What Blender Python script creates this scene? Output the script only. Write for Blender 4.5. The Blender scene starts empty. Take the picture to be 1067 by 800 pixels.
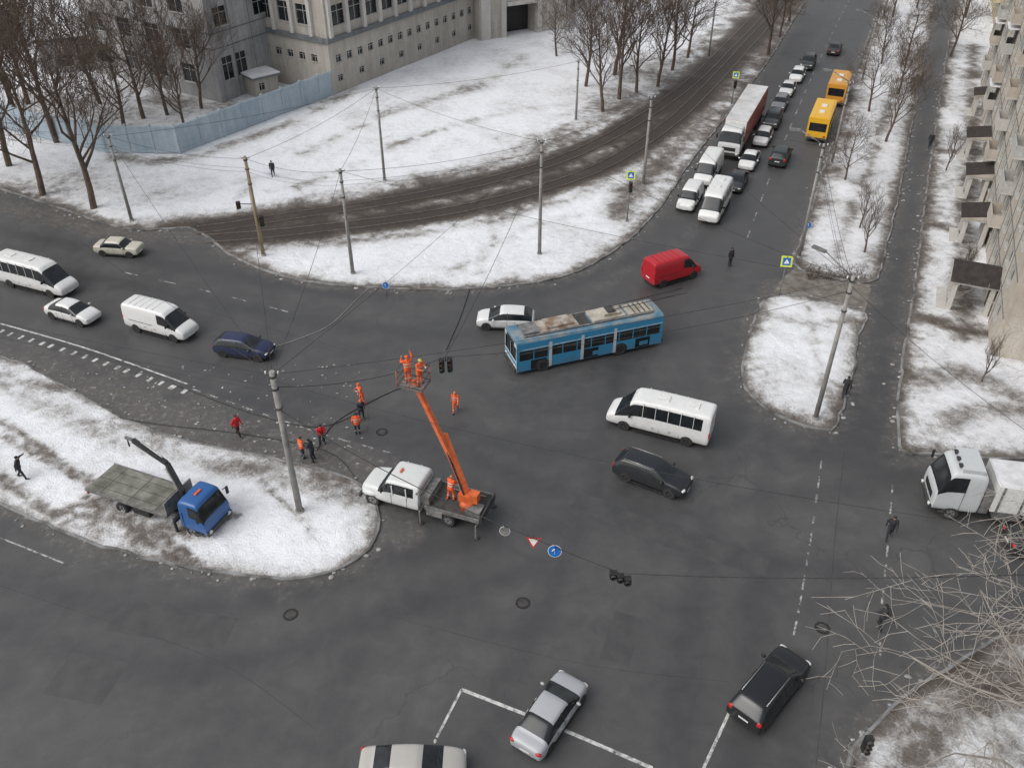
import bpy, math, random
import numpy as np
from mathutils import Vector, Matrix, noise
from mathutils.geometry import delaunay_2d_cdt
random.seed(7); np.random.seed(3)
scene=bpy.context.scene
# ---------------- survey of the place from the drone position (36.6 m up) -------------
TH=math.radians(36.46); SN=math.sin(TH); CS=math.cos(TH); F=900.0; H=36.6
def G(x,y,z=0.0):
    u=(x-533.5)/F; v=(y-400)/F
    t=(H-z)/(SN+v*CS)
    return Vector((u*t, t*(CS-v*SN), z))
def topz(base,y):
    v=(y-400)/F
    return H-base.y*(SN+v*CS)/(CS-v*SN)
RD=Vector((0.392,0.920,0)).normalized()      # main road direction
# ---------------- materials -------------
def new_mat(name):
    m=bpy.data.materials.new(name); m.use_nodes=True
    nt=m.node_tree; b=nt.nodes['Principled BSDF']
    return m,nt,b
def N(nt,t,**k):
    n=nt.nodes.new(t)
    for a,v in k.items():
        setattr(n,a,v)
    return n
def noise_node(nt,co,scale,detail=4,rough=.55,dist=0):
    n=N(nt,'ShaderNodeTexNoise'); n.inputs['Scale'].default_value=scale
    n.inputs['Detail'].default_value=detail; n.inputs['Roughness'].default_value=rough
    n.inputs['Distortion'].default_value=dist
    nt.links.new(co,n.inputs['Vector']); return n.outputs['Fac']
def ramp(nt,fac,stops):
    r=N(nt,'ShaderNodeValToRGB'); nt.links.new(fac,r.inputs[0])
    e=r.color_ramp.elements
    while len(e)<len(stops): e.new(.5)
    for i,(p,c) in enumerate(stops):
        e[i].position=p; e[i].color=(c,c,c,1) if isinstance(c,(int,float)) else (*c,1)
    return r.outputs[0]
def mth(nt,op,a,b=None,clamp=False):
    n=N(nt,'ShaderNodeMath',operation=op,use_clamp=clamp)
    for i,x in enumerate((a,b)):
        if x is None: continue
        if isinstance(x,(int,float)): n.inputs[i].default_value=x
        else: nt.links.new(x,n.inputs[i])
    return n.outputs[0]
def mixc(nt,f,a,b):
    n=N(nt,'ShaderNodeMix',data_type='RGBA')
    for i,x in ((0,f),(6,a),(7,b)):
        if isinstance(x,(int,float)): n.inputs[i].default_value=x
        elif isinstance(x,tuple): n.inputs[i].default_value=(*x,1)
        else: nt.links.new(x,n.inputs[i])
    return n.outputs[2]
def bump(nt,b,h,st,dist=.05):
    n=N(nt,'ShaderNodeBump'); n.inputs['Strength'].default_value=st; n.inputs['Distance'].default_value=dist
    nt.links.new(h,n.inputs['Height']); nt.links.new(n.outputs[0],b.inputs['Normal'])
def objco(nt):
    return N(nt,'ShaderNodeTexCoord').outputs['Object']
def nmat(name,c1,c2,scale=2,rough=.7,metal=0,bm=0,lo=.35,hi=.65,detail=4):
    m,nt,b=new_mat(name); co=objco(nt)
    f=noise_node(nt,co,scale,detail,.6)
    c=ramp(nt,f,[(lo,c1),(hi,c2)]); nt.links.new(c,b.inputs['Base Color'])
    b.inputs['Roughness'].default_value=rough; b.inputs['Metallic'].default_value=metal
    if bm: bump(nt,b,f,bm)
    return m
_pc={}
def paint(c,dirt=.5,rough=.3):
    k=(c,dirt,rough)
    if k in _pc: return _pc[k]
    m,nt,b=new_mat('car_paint'); co=objco(nt)
    sp=N(nt,'ShaderNodeSeparateXYZ'); nt.links.new(co,sp.inputs[0])
    n1=noise_node(nt,co,2.5,5,.65)
    g=mth(nt,'MULTIPLY',mth(nt,'SUBTRACT',1.0,sp.outputs[2]),.8)
    f=mth(nt,'ADD',mth(nt,'MULTIPLY',mth(nt,'MAXIMUM',g,0.0),dirt),mth(nt,'MULTIPLY',mth(nt,'SUBTRACT',n1,.44),dirt*.8),True)
    c2=mixc(nt,f,tuple(c),(.13,.112,.095)); nt.links.new(c2,b.inputs['Base Color'])
    r=mth(nt,'ADD',mth(nt,'MULTIPLY',f,.5),rough,True); nt.links.new(r,b.inputs['Roughness'])
    b.inputs['Coat Weight'].default_value=.2; b.inputs['Coat Roughness'].default_value=.15
    _pc[k]=m; return m
M={}
M['glass']=nmat('window_glass',(.010,.012,.014),(.022,.026,.03),1.5,.12)
M['rubber']=nmat('tyre_rubber',(.018,.018,.018),(.05,.047,.043),6,.85)
M['black']=nmat('black_plastic',(.012,.012,.013),(.03,.03,.03),5,.6)
M['steel']=nmat('wheel_steel',(.3,.3,.3),(.5,.5,.5),8,.4,.7)
M['red']=nmat('tail_lamp',(.35,.01,.01),(.5,.02,.02),5,.3)
M['lamp']=nmat('head_lamp',(.5,.5,.48),(.7,.7,.68),5,.15)
M['white']=nmat('white_enamel',(.6,.6,.58),(.78,.78,.76),4,.4)
M['orange']=nmat('orange_enamel',(.5,.09,.025),(.68,.15,.04),3,.45)
M['grey']=nmat('grey_metal',(.13,.13,.13),(.28,.27,.26),3,.55,.3)
M['darkgrey']=nmat('dark_metal',(.04,.04,.04),(.09,.085,.08),3,.6,.3)
M['rust']=nmat('rusty_roof',(.20,.13,.085),(.42,.39,.35),1.3,.75,lo=.4,hi=.58)
M['conc']=nmat('pole_concrete',(.20,.19,.18),(.34,.33,.31),1.2,.9)
M['kerb']=nmat('kerb_stone',(.07,.065,.06),(.28,.28,.28),.7,.9)
M['skin']=nmat('skin',(.45,.27,.19),(.5,.31,.23),8,.6)
M['blue']=nmat('sign_blue',(.01,.12,.45),(.015,.16,.52),5,.4)
M['yellow']=nmat('sign_yellow',(.6,.7,.05),(.7,.8,.1),5,.4)
M['signred']=nmat('sign_red',(.5,.02,.02),(.6,.03,.03),5,.4)
def snow_mat():
    m,nt,b=new_mat('snow'); co=objco(nt)
    at=N(nt,'ShaderNodeAttribute',attribute_name='mud').outputs['Fac']
    n1=noise_node(nt,co,.16,6,.62,.5); n2=noise_node(nt,co,1.5,6,.68,.3); n3=noise_node(nt,co,9,3,.6)
    f=mth(nt,'ADD',at,mth(nt,'MULTIPLY',mth(nt,'SUBTRACT',n1,.5),1.1))
    f=mth(nt,'ADD',f,mth(nt,'MULTIPLY',mth(nt,'SUBTRACT',n2,.5),.75))
    f=mth(nt,'ADD',f,mth(nt,'MULTIPLY',mth(nt,'SUBTRACT',n3,.5),.35))
    c=ramp(nt,f,[(0.0,(.80,.81,.84)),(.16,(.72,.725,.75)),(.32,(.60,.60,.61)),(.45,(.37,.36,.35)),(.60,(.16,.14,.125)),(.82,(.068,.053,.042)),(1.0,(.045,.035,.028))])
    nt.links.new(c,b.inputs['Base Color'])
    r=ramp(nt,f,[(.3,.75),(.8,.6)]); nt.links.new(r,b.inputs['Roughness'])
    h=mth(nt,'ADD',n2,mth(nt,'MULTIPLY',n3,.3))
    bump(nt,b,h,.6,.3)
    return m
def asphalt_mat():
    m,nt,b=new_mat('asphalt'); co=objco(nt)
    at=N(nt,'ShaderNodeAttribute',attribute_name='mud').outputs['Fac']
    wt=N(nt,'ShaderNodeAttribute',attribute_name='wet').outputs['Fac']
    n1=noise_node(nt,co,.085,7,.66,.9); n2=noise_node(nt,co,.7,7,.72,.5); n3=noise_node(nt,co,14,2,.6)
    f=mth(nt,'ADD',mth(nt,'MULTIPLY',n1,.55),mth(nt,'MULTIPLY',n2,.45))
    f=mth(nt,'SUBTRACT',f,mth(nt,'MULTIPLY',wt,.11))
    c=ramp(nt,f,[(.30,(.042,.0415,.043)),(.42,(.055,.054,.055)),(.53,(.070,.069,.069)),(.66,(.096,.093,.091))])
    c=mixc(nt,mth(nt,'MULTIPLY',n3,.22),c,(.11,.109,.107))
    vo=N(nt,'ShaderNodeTexVoronoi',feature='DISTANCE_TO_EDGE'); vo.inputs['Scale'].default_value=.11
    wv=N(nt,'ShaderNodeVectorMath',operation='ADD'); nn=N(nt,'ShaderNodeTexNoise'); nn.inputs['Scale'].default_value=.35; nn.inputs['Detail'].default_value=4
    nt.links.new(co,nn.inputs['Vector']); sc=N(nt,'ShaderNodeVectorMath',operation='SCALE'); sc.inputs['Scale'].default_value=4.0
    nt.links.new(nn.outputs['Color'],sc.inputs[0]); nt.links.new(co,wv.inputs[0]); nt.links.new(sc.outputs[0],wv.inputs[1]); nt.links.new(wv.outputs[0],vo.inputs['Vector'])
    ck=ramp(nt,vo.outputs['Distance'],[(.001,.45),(.006,0.0)])
    ck=mth(nt,'MULTIPLY',ck,ramp(nt,n1,[(.48,0.0),(.62,1.0)]))
    c=mixc(nt,ck,c,(.02,.02,.02))
    g=mth(nt,'ADD',at,mth(nt,'MULTIPLY',mth(nt,'SUBTRACT',n2,.5),1.1))
    g=ramp(nt,g,[(.30,0.0),(.62,.55),(.9,.9)])
    n4=noise_node(nt,co,2.6,4,.7)
    sl=ramp(nt,n4,[(.50,(.10,.088,.077)),(.62,(.18,.17,.16)),(.72,(.38,.375,.37))])
    c=mixc(nt,g,c,sl)
    nt.links.new(c,b.inputs['Base Color'])
    r=ramp(nt,f,[(.32,.38),(.5,.50),(.65,.66)]); nt.links.new(r,b.inputs['Roughness'])
    bump(nt,b,mth(nt,'ADD',n3,n2),.2,.03)
    return m
SNOW=snow_mat(); ASPH=asphalt_mat()
def paint_mark(name,lo):
    m,nt,b=new_mat(name); co=objco(nt)
    n=noise_node(nt,co,2.2,6,.75)
    c=ramp(nt,n,[(lo,(.07,.07,.07)),(lo+.1,(.34,.34,.33)),(lo+.22,(.58,.58,.56))]); nt.links.new(c,b.inputs['Base Color'])
    b.inputs['Roughness'].default_value=.7; return m
MARK=paint_mark('road_paint',.35); MARKW=paint_mark('worn_road_paint',.45)
# ---------------- mesh builder -------------
class MB:
    def __init__(s): s.v=[]; s.f=[]; s.m=[]; s.mats=[]; s.sm=[]
    def mi(s,mat):
        if mat not in s.mats: s.mats.append(mat)
        return s.mats.index(mat)
    def add(s,vs,fs,mat,smooth=False):
        o=len(s.v); s.v+= [tuple(p) for p in vs]; k=s.mi(mat)
        for f in fs: s.f.append([i+o for i in f]); s.m.append(k); s.sm.append(smooth)
    def box(s,c,d,mat,R=None):
        c=Vector(c); vs=[]
        for i in (-.5,.5):
            for j in (-.5,.5):
                for k in (-.5,.5):
                    p=Vector((i*d[0],j*d[1],k*d[2]))
                    vs.append(c+(R@p if R else p))
        s.add(vs,[(0,1,3,2),(4,6,7,5),(0,4,5,1),(2,3,7,6),(0,2,6,4),(1,5,7,3)],mat)
    def beam(s,a,b,w,h,mat):
        a=Vector(a); b=Vector(b); d=(b-a); L=d.length; x=d/L
        up=Vector((0,0,1)) if abs(x.z)<.95 else Vector((1,0,0))
        y=up.cross(x).normalized(); z=x.cross(y)
        R=Matrix((x,y,z)).transposed(); s.box((a+b)/2,(L,w,h),mat,R)
    def tube(s,a,b,r0,r1,mat,n=8,caps=True,smooth=True):
        a=Vector(a); b=Vector(b); x=(b-a).normalized()
        up=Vector((0,0,1)) if abs(x.z)<.9 else Vector((1,0,0))
        y=up.cross(x).normalized(); z=x.cross(y); vs=[]
        for i in range(n):
            t=2*math.pi*i/n; e=y*math.cos(t)+z*math.sin(t); vs+= [a+e*r0,b+e*r1]
        fs=[(2*i,2*((i+1)%n),2*((i+1)%n)+1,2*i+1) for i in range(n)]
        s.add(vs,fs,mat,smooth)
        if caps:
            o=len(s.v)-2*n
            k=s.mi(mat)
            s.f.append([o+2*i for i in range(n)][::-1]); s.m.append(k); s.sm.append(False)
            s.f.append([o+2*i+1 for i in range(n)]); s.m.append(k); s.sm.append(False)
    def ell(s,c,r,mat,n=12,m=8,R=None):
        c=Vector(c); vs=[]; fs=[]
        for j in range(m+1):
            p=math.pi*j/m
            for i in range(n):
                t=2*math.pi*i/n
                q=Vector((r[0]*math.sin(p)*math.cos(t),r[1]*math.sin(p)*math.sin(t),r[2]*math.cos(p)))
                vs.append(c+(R@q if R else q))
        for j in range(m):
            for i in range(n):
                fs.append((j*n+i,(j+1)*n+i,(j+1)*n+(i+1)%n,j*n+(i+1)%n))
        s.add(vs,fs,mat,True)
    def obj(s,name,parent=None,subsurf=0,bevel=0,loc=None,rz=0):
        me=bpy.data.meshes.new(name); me.from_pydata(s.v,[],s.f)
        for m in s.mats: me.materials.append(m)
        me.polygons.foreach_set('material_index',s.m); me.polygons.foreach_set('use_smooth',s.sm); me.update()
        o=bpy.data.objects.new(name,me); scene.collection.objects.link(o)
        if parent: o.parent=parent
        if loc is not None: o.location=loc
        o.rotation_euler[2]=rz
        if subsurf:
            q=o.modifiers.new('s','SUBSURF'); q.levels=q.render_levels=subsurf
        if bevel:
            q=o.modifiers.new('b','BEVEL'); q.width=bevel; q.segments=2; q.limit_method='ANGLE'
        return o
def empty(name,loc,rz=0):
    e=bpy.data.objects.new(name,None); scene.collection.objects.link(e)
    e.location=loc; e.rotation_euler[2]=rz; e.empty_display_size=.5
    return e
# ---------------- ground -------------
def cr(pts,closed,step):
    P=[Vector((p[0],p[1])) for p in pts]; n=len(P); out=[]
    rng=range(n if closed else n-1)
    for i in rng:
        if closed: p0,p1,p2,p3=P[(i-1)%n],P[i],P[(i+1)%n],P[(i+2)%n]
        else: p0,p1,p2,p3=P[max(i-1,0)],P[i],P[i+1],P[min(i+2,n-1)]
        d=(p2-p1).length
        if (p1-p0).length>3*d+8: p0=p1+(p1-p2)
        if (p3-p2).length>3*d+8: p3=p2+(p2-p1)
        st=step*max(1,(p1.y-60)/60) if step<3 else step
        k=max(1,int(d/st)); k=min(k,60)
        for j in range(k):
            t=j/k
            if d>60: out.append(p1.lerp(p2,t)); continue
            out.append(.5*((2*p1)+(p2-p0)*t+(2*p0-5*p1+4*p2-p3)*t*t+(3*p1-p0-3*p2+p3)*t**3))
    if not closed: out.append(P[-1])
    return out
def dist_pl(X,Y,pl,closed=False):
    A=np.array([[p[0],p[1]] for p in pl]); B=np.roll(A,-1,0)
    if not closed: A=A[:-1]; B=B[:-1]
    out=np.full(len(X),1e9)
    for a,b in zip(A,B):
        d=b-a; L=max((d*d).sum(),1e-9)
        t=np.clip(((X-a[0])*d[0]+(Y-a[1])*d[1])/L,0,1)
        q=(X-a[0]-t*d[0])**2+(Y-a[1]-t*d[1])**2
        np.minimum(out,q,out=out)
    return np.sqrt(out)
def inside(X,Y,pl):
    A=np.array([[p[0],p[1]] for p in pl]); B=np.roll(A,-1,0); c=np.zeros(len(X),bool)
    for a,b in zip(A,B):
        if a[1]==b[1]: continue
        k=((a[1]>Y)!=(b[1]>Y))&(X<(b[0]-a[0])*(Y-a[1])/(b[1]-a[1])+a[0]); c^=k
    return c
def px(l): return [G(*p) for p in l]
rails_px=[[(205,241),(240,237),(300,227),(370,217),(450,203),(520,187),(580,169),(630,147),(680,117),(720,87),(755,53),(785,22),(815,-15),(850,-60),(890,-120)],
          [(215,250),(260,247),(330,240),(420,229),(490,217),(560,199),(620,178),(665,153),(705,124),(740,90),(775,52),(802,22),(834,-15),(868,-60),(905,-120)]]
RAILS=[cr(px(r),False,1.5) for r in rails_px]
ALLB=[]
def slab(name,pts,spacing,lines,base=.1,edge=.5,height=.13,amp=.10,regions=None):
    bd=cr(pts,True,.7)
    bd=[Vector((p.x+.18*noise.noise((p.x*.8,p.y*.8,1)),p.y+.18*noise.noise((p.x*.8,p.y*.8,5)))) for p in bd]
    ALLB.append(bd)
    xs=[p.x for p in bd]; ys=[p.y for p in bd]
    gx=[];gy=[]
    bands=[(min(ys),75,spacing),(75,115,spacing*1.25),(115,175,spacing*2),(175,max(ys),14)]
    for y0,y1,sp in bands:
        y0=max(y0,min(ys)); y1=min(y1,max(ys))
        if y1<=y0: continue
        xa,xb=max(min(xs),-90 if sp<10 else -900),min(max(xs),110 if sp<10 else 900)
        a,b=np.meshgrid(np.arange(xa,xb,sp),np.arange(y0,y1,sp))
        gx.append(a.ravel()+np.random.uniform(-.25,.25,a.size)*sp); gy.append(b.ravel()+np.random.uniform(-.25,.25,a.size)*sp)
    X=np.concatenate(gx);Y=np.concatenate(gy)
    k=inside(X,Y,bd); X=X[k];Y=Y[k]
    d=dist_pl(X,Y,bd,True); k=d>spacing*.45; X=X[k];Y=Y[k];d=d[k]
    nb=len(bd); vs=[Vector((p.x,p.y)) for p in bd]+[Vector((a,b)) for a,b in zip(X,Y)]
    r=delaunay_2d_cdt(vs,[(i,(i+1)%nb) for i in range(nb)],[],1,1e-5)
    V=np.array([[v.x,v.y] for v in r[0]]); Fc=[list(f) for f in r[2]]
    cen=np.array([V[f].mean(0) for f in Fc]); k=inside(cen[:,0],cen[:,1],bd); Fc=[f for f,q in zip(Fc,k) if q]
    X=V[:,0];Y=V[:,1]; d=dist_pl(X,Y,bd,True)
    mud=np.full(len(X),base)+edge*np.exp(-d/.8)
    flat=np.ones(len(X))
    for pl,hw,val in lines:
        q=dist_pl(X,Y,pl); w=np.clip(1.4-q/hw,0,1)
        mud=np.maximum(mud,base+(val-base)*w)
        if val>.8: flat=np.minimum(flat,1-w)
    for (c,rx,ry,val) in (regions or []):
        q=np.sqrt(((X-c.x)/rx)**2+((Y-c.y)/ry)**2); w=np.clip(1.5-q,0,1); mud=np.maximum(mud,base+(val-base)*w)
    Z=np.array([height-.01+(amp*(1.0*noise.noise((x*.35,y*.35,3))+.6*noise.noise((x*1.1,y*1.1,9)))+amp*.9)*min(1,dd/1.5)*fl for x,y,dd,fl in zip(X,Y,d,flat)])
    me=bpy.data.meshes.new(name); me.from_pydata([(a,b,c) for a,b,c in zip(X,Y,Z)],[],Fc)
    me.polygons.foreach_set('use_smooth',[True]*len(Fc))
    at=me.attributes.new('mud','FLOAT','POINT'); at.data.foreach_set('value',mud.astype(np.float32))
    me.materials.append(SNOW); me.update()
    o=bpy.data.objects.new(name,me); scene.collection.objects.link(o)
    kb=MB(); n=nb; ar=sum(bd[i].x*bd[(i+1)%n].y-bd[(i+1)%n].x*bd[i].y for i in range(n)); sg=1 if ar>0 else -1
    vs=[]
    for i in range(n):
        t=(bd[(i+1)%n]-bd[i-1]).normalized(); o2=Vector((t.y,-t.x))*sg
        q0=bd[i]+o2*.14; q1=bd[i]-o2*.02
        vs+=[(q0.x,q0.y,-.02),(q0.x,q0.y,height-.02),(q0.x-o2.x*.02,q0.y-o2.y*.02,height),(q1.x,q1.y,height),(q1.x,q1.y,-.02)]
    fs=[]
    for i in range(n):
        j=(i+1)%n
        for a in range(4): fs.append((i*5+a,i*5+a+1,j*5+a+1,j*5+a))
    kb.add(vs,fs,M['kerb']); kb.obj('kerb')
    return bd
tram_lines=[(r,2.4,1.05) for r in RAILS]
def L(*p): return cr(px(p),False,1.5)
A_px=[(-300,330),(-120,352),(0,373),(45,392),(85,414),(135,440),(200,462),(280,478),(350,495),(384,514),(393,543),(384,572),(355,592),(310,603),(250,598),(180,587),(100,565),(50,546),(0,524),(-120,480),(-300,420)]
track_lines=[(L((0,440),(60,480),(110,520),(150,545),(200,560)),.35,.55),(L((0,500),(60,540),(120,560),(190,580)),.5,.55),(L((100,545),(150,556),(190,590)),.4,.62),
 (L((90,520),(140,550),(200,548),(250,540)),.35,.62),(L((95,500),(150,570),(195,585)),.3,.55),(L((0,395),(80,440),(190,475),(320,500),(370,520)),1.2,.42),(L((240,470),(290,520),(330,560)),.3,.45),
 (L((60,535),(120,545),(170,575),(200,592)),.3,.65),(L((75,528),(130,536),(180,566),(212,592)),.3,.65),(L((0,455),(80,500),(150,556)),.3,.55)]
slab('snow_island',px(A_px),.42,track_lines,base=.05,edge=.5,amp=.09,
     regions=[(G(60,402),3.5,1.2,.62),(G(150,444),3,1.0,.55),(G(350,500),2.5,1.2,.55),(G(300,500),1.4,1,.4),(G(170,545),4,2,.38)])
BC=px([(-500,60),(-200,150),(-60,182),(0,197),(60,216),(110,233),(150,240),(195,238),(218,248),(245,268),(290,286),(350,297),(450,302),(530,298),(590,287),(635,265),(665,240),(690,212),(705,190),(722,165),(765,110),(798,67),(818,35),(837,5),(866,-40),(911,-110)])+[Vector((300,560,0)),Vector((-300,560,0)),Vector((-500,300,0))]
paths=[(L((255,205),(330,190),(420,150),(520,120),(600,110)),.5,.42),(L((590,130),(540,200),(490,300)),.4,.40),(L((280,180),(240,215),(225,240)),.5,.42),(L((470,285),(560,235),(650,220)),.4,.42),
 (L((430,110),(340,150),(285,180),(230,200)),.4,.40),(L((545,60),(500,90),(400,120)),1.2,.42),(L((300,215),(470,185),(600,140),(700,75),(780,0)),.9,.58),(L((640,225),(680,185),(730,130),(790,55),(850,-20)),1.8,.60),
 (L((120,165),(190,168),(300,130),(370,95)),1.2,.42),(L((200,232),(350,205),(520,165),(640,110)),1.4,.42),(L((252,262),(340,255),(450,243),(560,220),(640,190)),.8,.46)]
slab('snow_field',BC,.95,tram_lines+paths,base=.09,edge=.6,regions=[(G(655,110),8,7,.5),(G(695,80),7,8,.55),(G(665,200),3,5,.5),(G(50,195),10,4,.42),(G(212,241),6,3.0,1.0),(G(800,30),6,14,.6),(G(150,110),22,8,.40),(G(620,165),4,3,.46),(G(655,150),5,4,.55)])
D2=px([(800,312),(785,340),(776,375),(774,397),(783,413),(812,433),(850,447),(866,449),(876,425),(889,385),(893,350),(901,328),(860,314),(830,309)])
slab('snow_verge',D2,.6,[(L((800,330),(850,340),(890,335)),.6,.45),(L((840,320),(850,370),(870,440)),.4,.42),(L((868,440),(880,400),(892,350)),.7,.5)],base=.11,edge=.55)
D1=px([(829,276),(840,238),(853,195),(864,160),(880,115),(893,75),(906,38),(919,0),(935,-45),(957,-110)])+[Vector((330,560,0)),Vector((345,560,0))]+px([(990,-110),(983,-40),(975,0),(965,50),(953,110),(944,160),(933,215),(921,262),(909,293),(865,289)])
slab('snow_verge',D1,.8,[(L((870,270),(900,190),(930,100),(950,30),(965,-20)),.6,.5),(L((850,230),(880,150),(905,70),(925,0)),1.0,.46)],base=.18,edge=.55)
E=px([(940,469),(936,440),(938,400),(945,350),(955,290),(962,230),(970,170),(979,110),(988,50),(997,0),(1006,-60),(1012,-110)])+[Vector((360,560,0)),Vector((600,560,0)),Vector((600,60,0))]+px([(1500,470),(1200,478),(1067,478),(1000,475),(965,473)])
slab('snow_field',E,.8,[(L((1005,350),(1005,250),(1012,150),(1015,50)),1.0,.62),(L((955,330),(1000,345),(1067,352)),.9,.75),(L((965,235),(1010,245)),.8,.7),(L((975,160),(1020,160)),.8,.7),(L((945,400),(1000,390),(1067,420)),1.2,.55),(L((960,460),(1010,430),(1067,430)),1.0,.5)],base=.19,edge=.55)
Fp=px([(1500,590),(1200,615),(1067,655),(1010,685),(950,722),(905,765),(885,800),(878,880)])+[Vector((12,8,0)),Vector((14,-20,0)),Vector((200,-20,0))]
slab('snow_verge',Fp,.7,[(L((1100,700),(1000,740),(940,800)),1.0,.65)],base=.36,edge=.5)
def grid_sheet(name,x0,x1,y0,y1,sp,z,mat,attrs=True):
    xs=np.arange(x0,x1+sp*.5,sp); ys=np.arange(y0,y1+sp*.5,sp); nx=len(xs);ny=len(ys)
    X,Y=np.meshgrid(xs,ys); X=X.ravel();Y=Y.ravel()
    i=np.arange(nx*ny).reshape(ny,nx)
    f=np.stack([i[:-1,:-1],i[:-1,1:],i[1:,1:],i[1:,:-1]],-1).reshape(-1,4)
    me=bpy.data.meshes.new(name); me.from_pydata(np.stack([X,Y,np.full(len(X),z)],1).tolist(),[],f.tolist())
    me.materials.append(mat)
    if attrs:
        mud=np.zeros(len(X)); wet=np.zeros(len(X))
        for b in ALLB:
            b2=[p for p in b if p.y<175 and abs(p.x)<120]
            if len(b2)>2: mud=np.maximum(mud,.78*np.exp(-dist_pl(X,Y,b2)/1.4))
        for l,hw,val in [(L((0,385),(100,410),(200,447),(300,470),(385,500)),2.6,.66),(L((-60,205),(40,222),(120,242),(215,246)),1.8,.66),(L((330,440),(400,520),(430,560)),1.5,.45),(L((810,300),(900,310)),1.8,.7),(L((0,352),(120,385),(240,425),(340,460)),1.0,.45),
                         (L((940,470),(1067,490)),2,.5),(L((620,300),(700,260),(760,200)),1.0,.38)]:
            mud=np.maximum(mud,val*np.clip(1.5-dist_pl(X,Y,l)/hw,0,1))
        for l,hw in [(L((0,310),(100,345),(250,390),(420,440),(600,470),(760,430),(830,280),(880,120),(930,-20)),.8),(L((-50,330),(100,370),(300,430),(500,480),(700,560),(900,600)),.7),
                     (L((700,300),(760,200),(810,110),(880,0)),.8),(L((820,270),(790,380),(760,470),(720,640),(700,800)),.8),(L((840,280),(815,390),(800,480),(790,640),(770,800)),.7),(L((0,600),(200,640),(500,560),(800,520),(960,500)),.8),
                     (L((0,650),(200,700),(400,640),(600,560),(640,400),(700,260)),.7),(L((500,800),(560,640),(640,520),(800,470),(1000,510)),.7),(L((925,270),(912,340),(905,450)),2.5),(L((0,270),(150,300),(330,335),(520,350),(700,330)),.8),(L((0,240),(200,280),(400,310),(560,305),(680,260)),.8)]:
            wet=np.maximum(wet,np.clip(1.5-dist_pl(X,Y,l)/hw,0,1))
        for nm,a in (('mud',mud),('wet',wet)):
            t=me.attributes.new(nm,'FLOAT','POINT'); t.data.foreach_set('value',a.astype(np.float32))
    me.update(); o=bpy.data.objects.new(name,me); scene.collection.objects.link(o); return o
grid_sheet('road',-75,95,8,178,.7,0,ASPH)
o=grid_sheet('road',-600,700,-200,700,50,-.012,ASPH,False)
g=nmat('winter_ground',(.55,.55,.57),(.28,.26,.24),.03,.9)
grid_sheet('ground',-3000,3000,-3000,3000,500,-.06,g,False)
mb=MB(); rnd=random.Random(11); sl=nmat('slush',(.12,.11,.10),(.45,.44,.44),1.5,.8)
for b in ALLB:
    for p in [p for p in b if 15<p.y<130 and abs(p.x)<75]:
        for _ in range(3):
            if rnd.random()<.45: continue
            r=rnd.uniform(.03,.12); mb.ell((p.x+rnd.gauss(0,.4),p.y+rnd.gauss(0,.4),.02),(r*rnd.uniform(1,2.2),r*rnd.uniform(1,1.8),r*.5),sl,6,4)
for _ in range(260):
    q=G(rnd.uniform(0,380),rnd.uniform(380,500)); mb.ell((q.x,q.y,.01),(rnd.uniform(.04,.14),rnd.uniform(.04,.11),.035),sl,6,4)
mb.obj('slush_clumps')
rm=nmat('rail_steel',(.20,.16,.13),(.34,.30,.27),2,.4,.6)
mb=MB()
for r in RAILS:
    for off in (-.76,.76):
        for i in range(len(r)-1):
            t=(r[i+1]-r[i]).normalized(); o2=Vector((-t.y,t.x))*off
            a=r[i]+o2; b=r[i+1]+o2
            if a.y>180: break
            mb.beam((a.x,a.y,.14),(b.x,b.y,.14),.08,.12,rm)
mb.obj('tram_rails')
def strips(name,pl,w,dash=None,z=.006,mat=MARK):
    mb=MB(); P=cr(pl,False,.25); run=0
    for i in range(len(P)-1):
        d=(P[i+1]-P[i]).length; run+=d
        if dash and (run%(dash[0]+dash[1]))>dash[0]: continue
        t=(P[i+1]-P[i]).normalized(); n=Vector((-t.y,t.x))*w/2
        a,b,c,e=P[i]-n,P[i]+n,P[i+1]+n,P[i+1]-n
        mb.add([(q.x,q.y,z) for q in (e,c,b,a)],[(0,1,2,3)],mat)
    return mb.obj(name)
strips('lane_marking',px([(856,480),(845,560),(835,620),(827,662)]),.11,(1.0,.7),mat=MARKW)
strips('lane_marking',px([(930,505),(924,580),(918,640),(917,700)]),.11,(1.0,.8),mat=MARKW)
strips('lane_marking',px([(455,768),(481,718)]),.12)
strips('stop_line',px([(481,718),(575,755),(680,800)]),.18)
strips('lane_marking',px([(763,735),(733,800)]),.14)
strips('lane_marking',px([(0,337),(90,363),(195,400)]),.14)
strips('lane_marking',px([(0,345),(90,372),(195,409)]),.5,(.28,.8))
strips('lane_marking',px([(200,405),(330,450),(420,475)]),.12,(.8,.8),mat=MARKW)
strips('lane_marking',px([(130,284),(210,302),(320,330)]),.12,(1.6,2.2),mat=MARKW)
strips('lane_marking',px([(778,250),(812,160),(855,60),(885,0)]),.12,(2,2.5),mat=MARKW)
strips('lane_marking',px([(0,560),(30,572),(80,592)]),.1,mat=MARKW)
tar=nmat('bitumen_seam',(.03,.03,.03),(.06,.06,.06),1.0,.6)
for i,l in enumerate(([(0,610),(120,650),(230,690),(330,760)],[(400,640),(600,690),(760,710)],[(880,470),(870,560),(860,700),(850,800)],[(20,270),(200,320),(380,370)])):
    strips('asphalt_seam',px(l),.035,z=.003+.0002*i,mat=tar)
rp=nmat('asphalt_repair',(.048,.048,.049),(.068,.067,.067),.9,.58)
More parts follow.
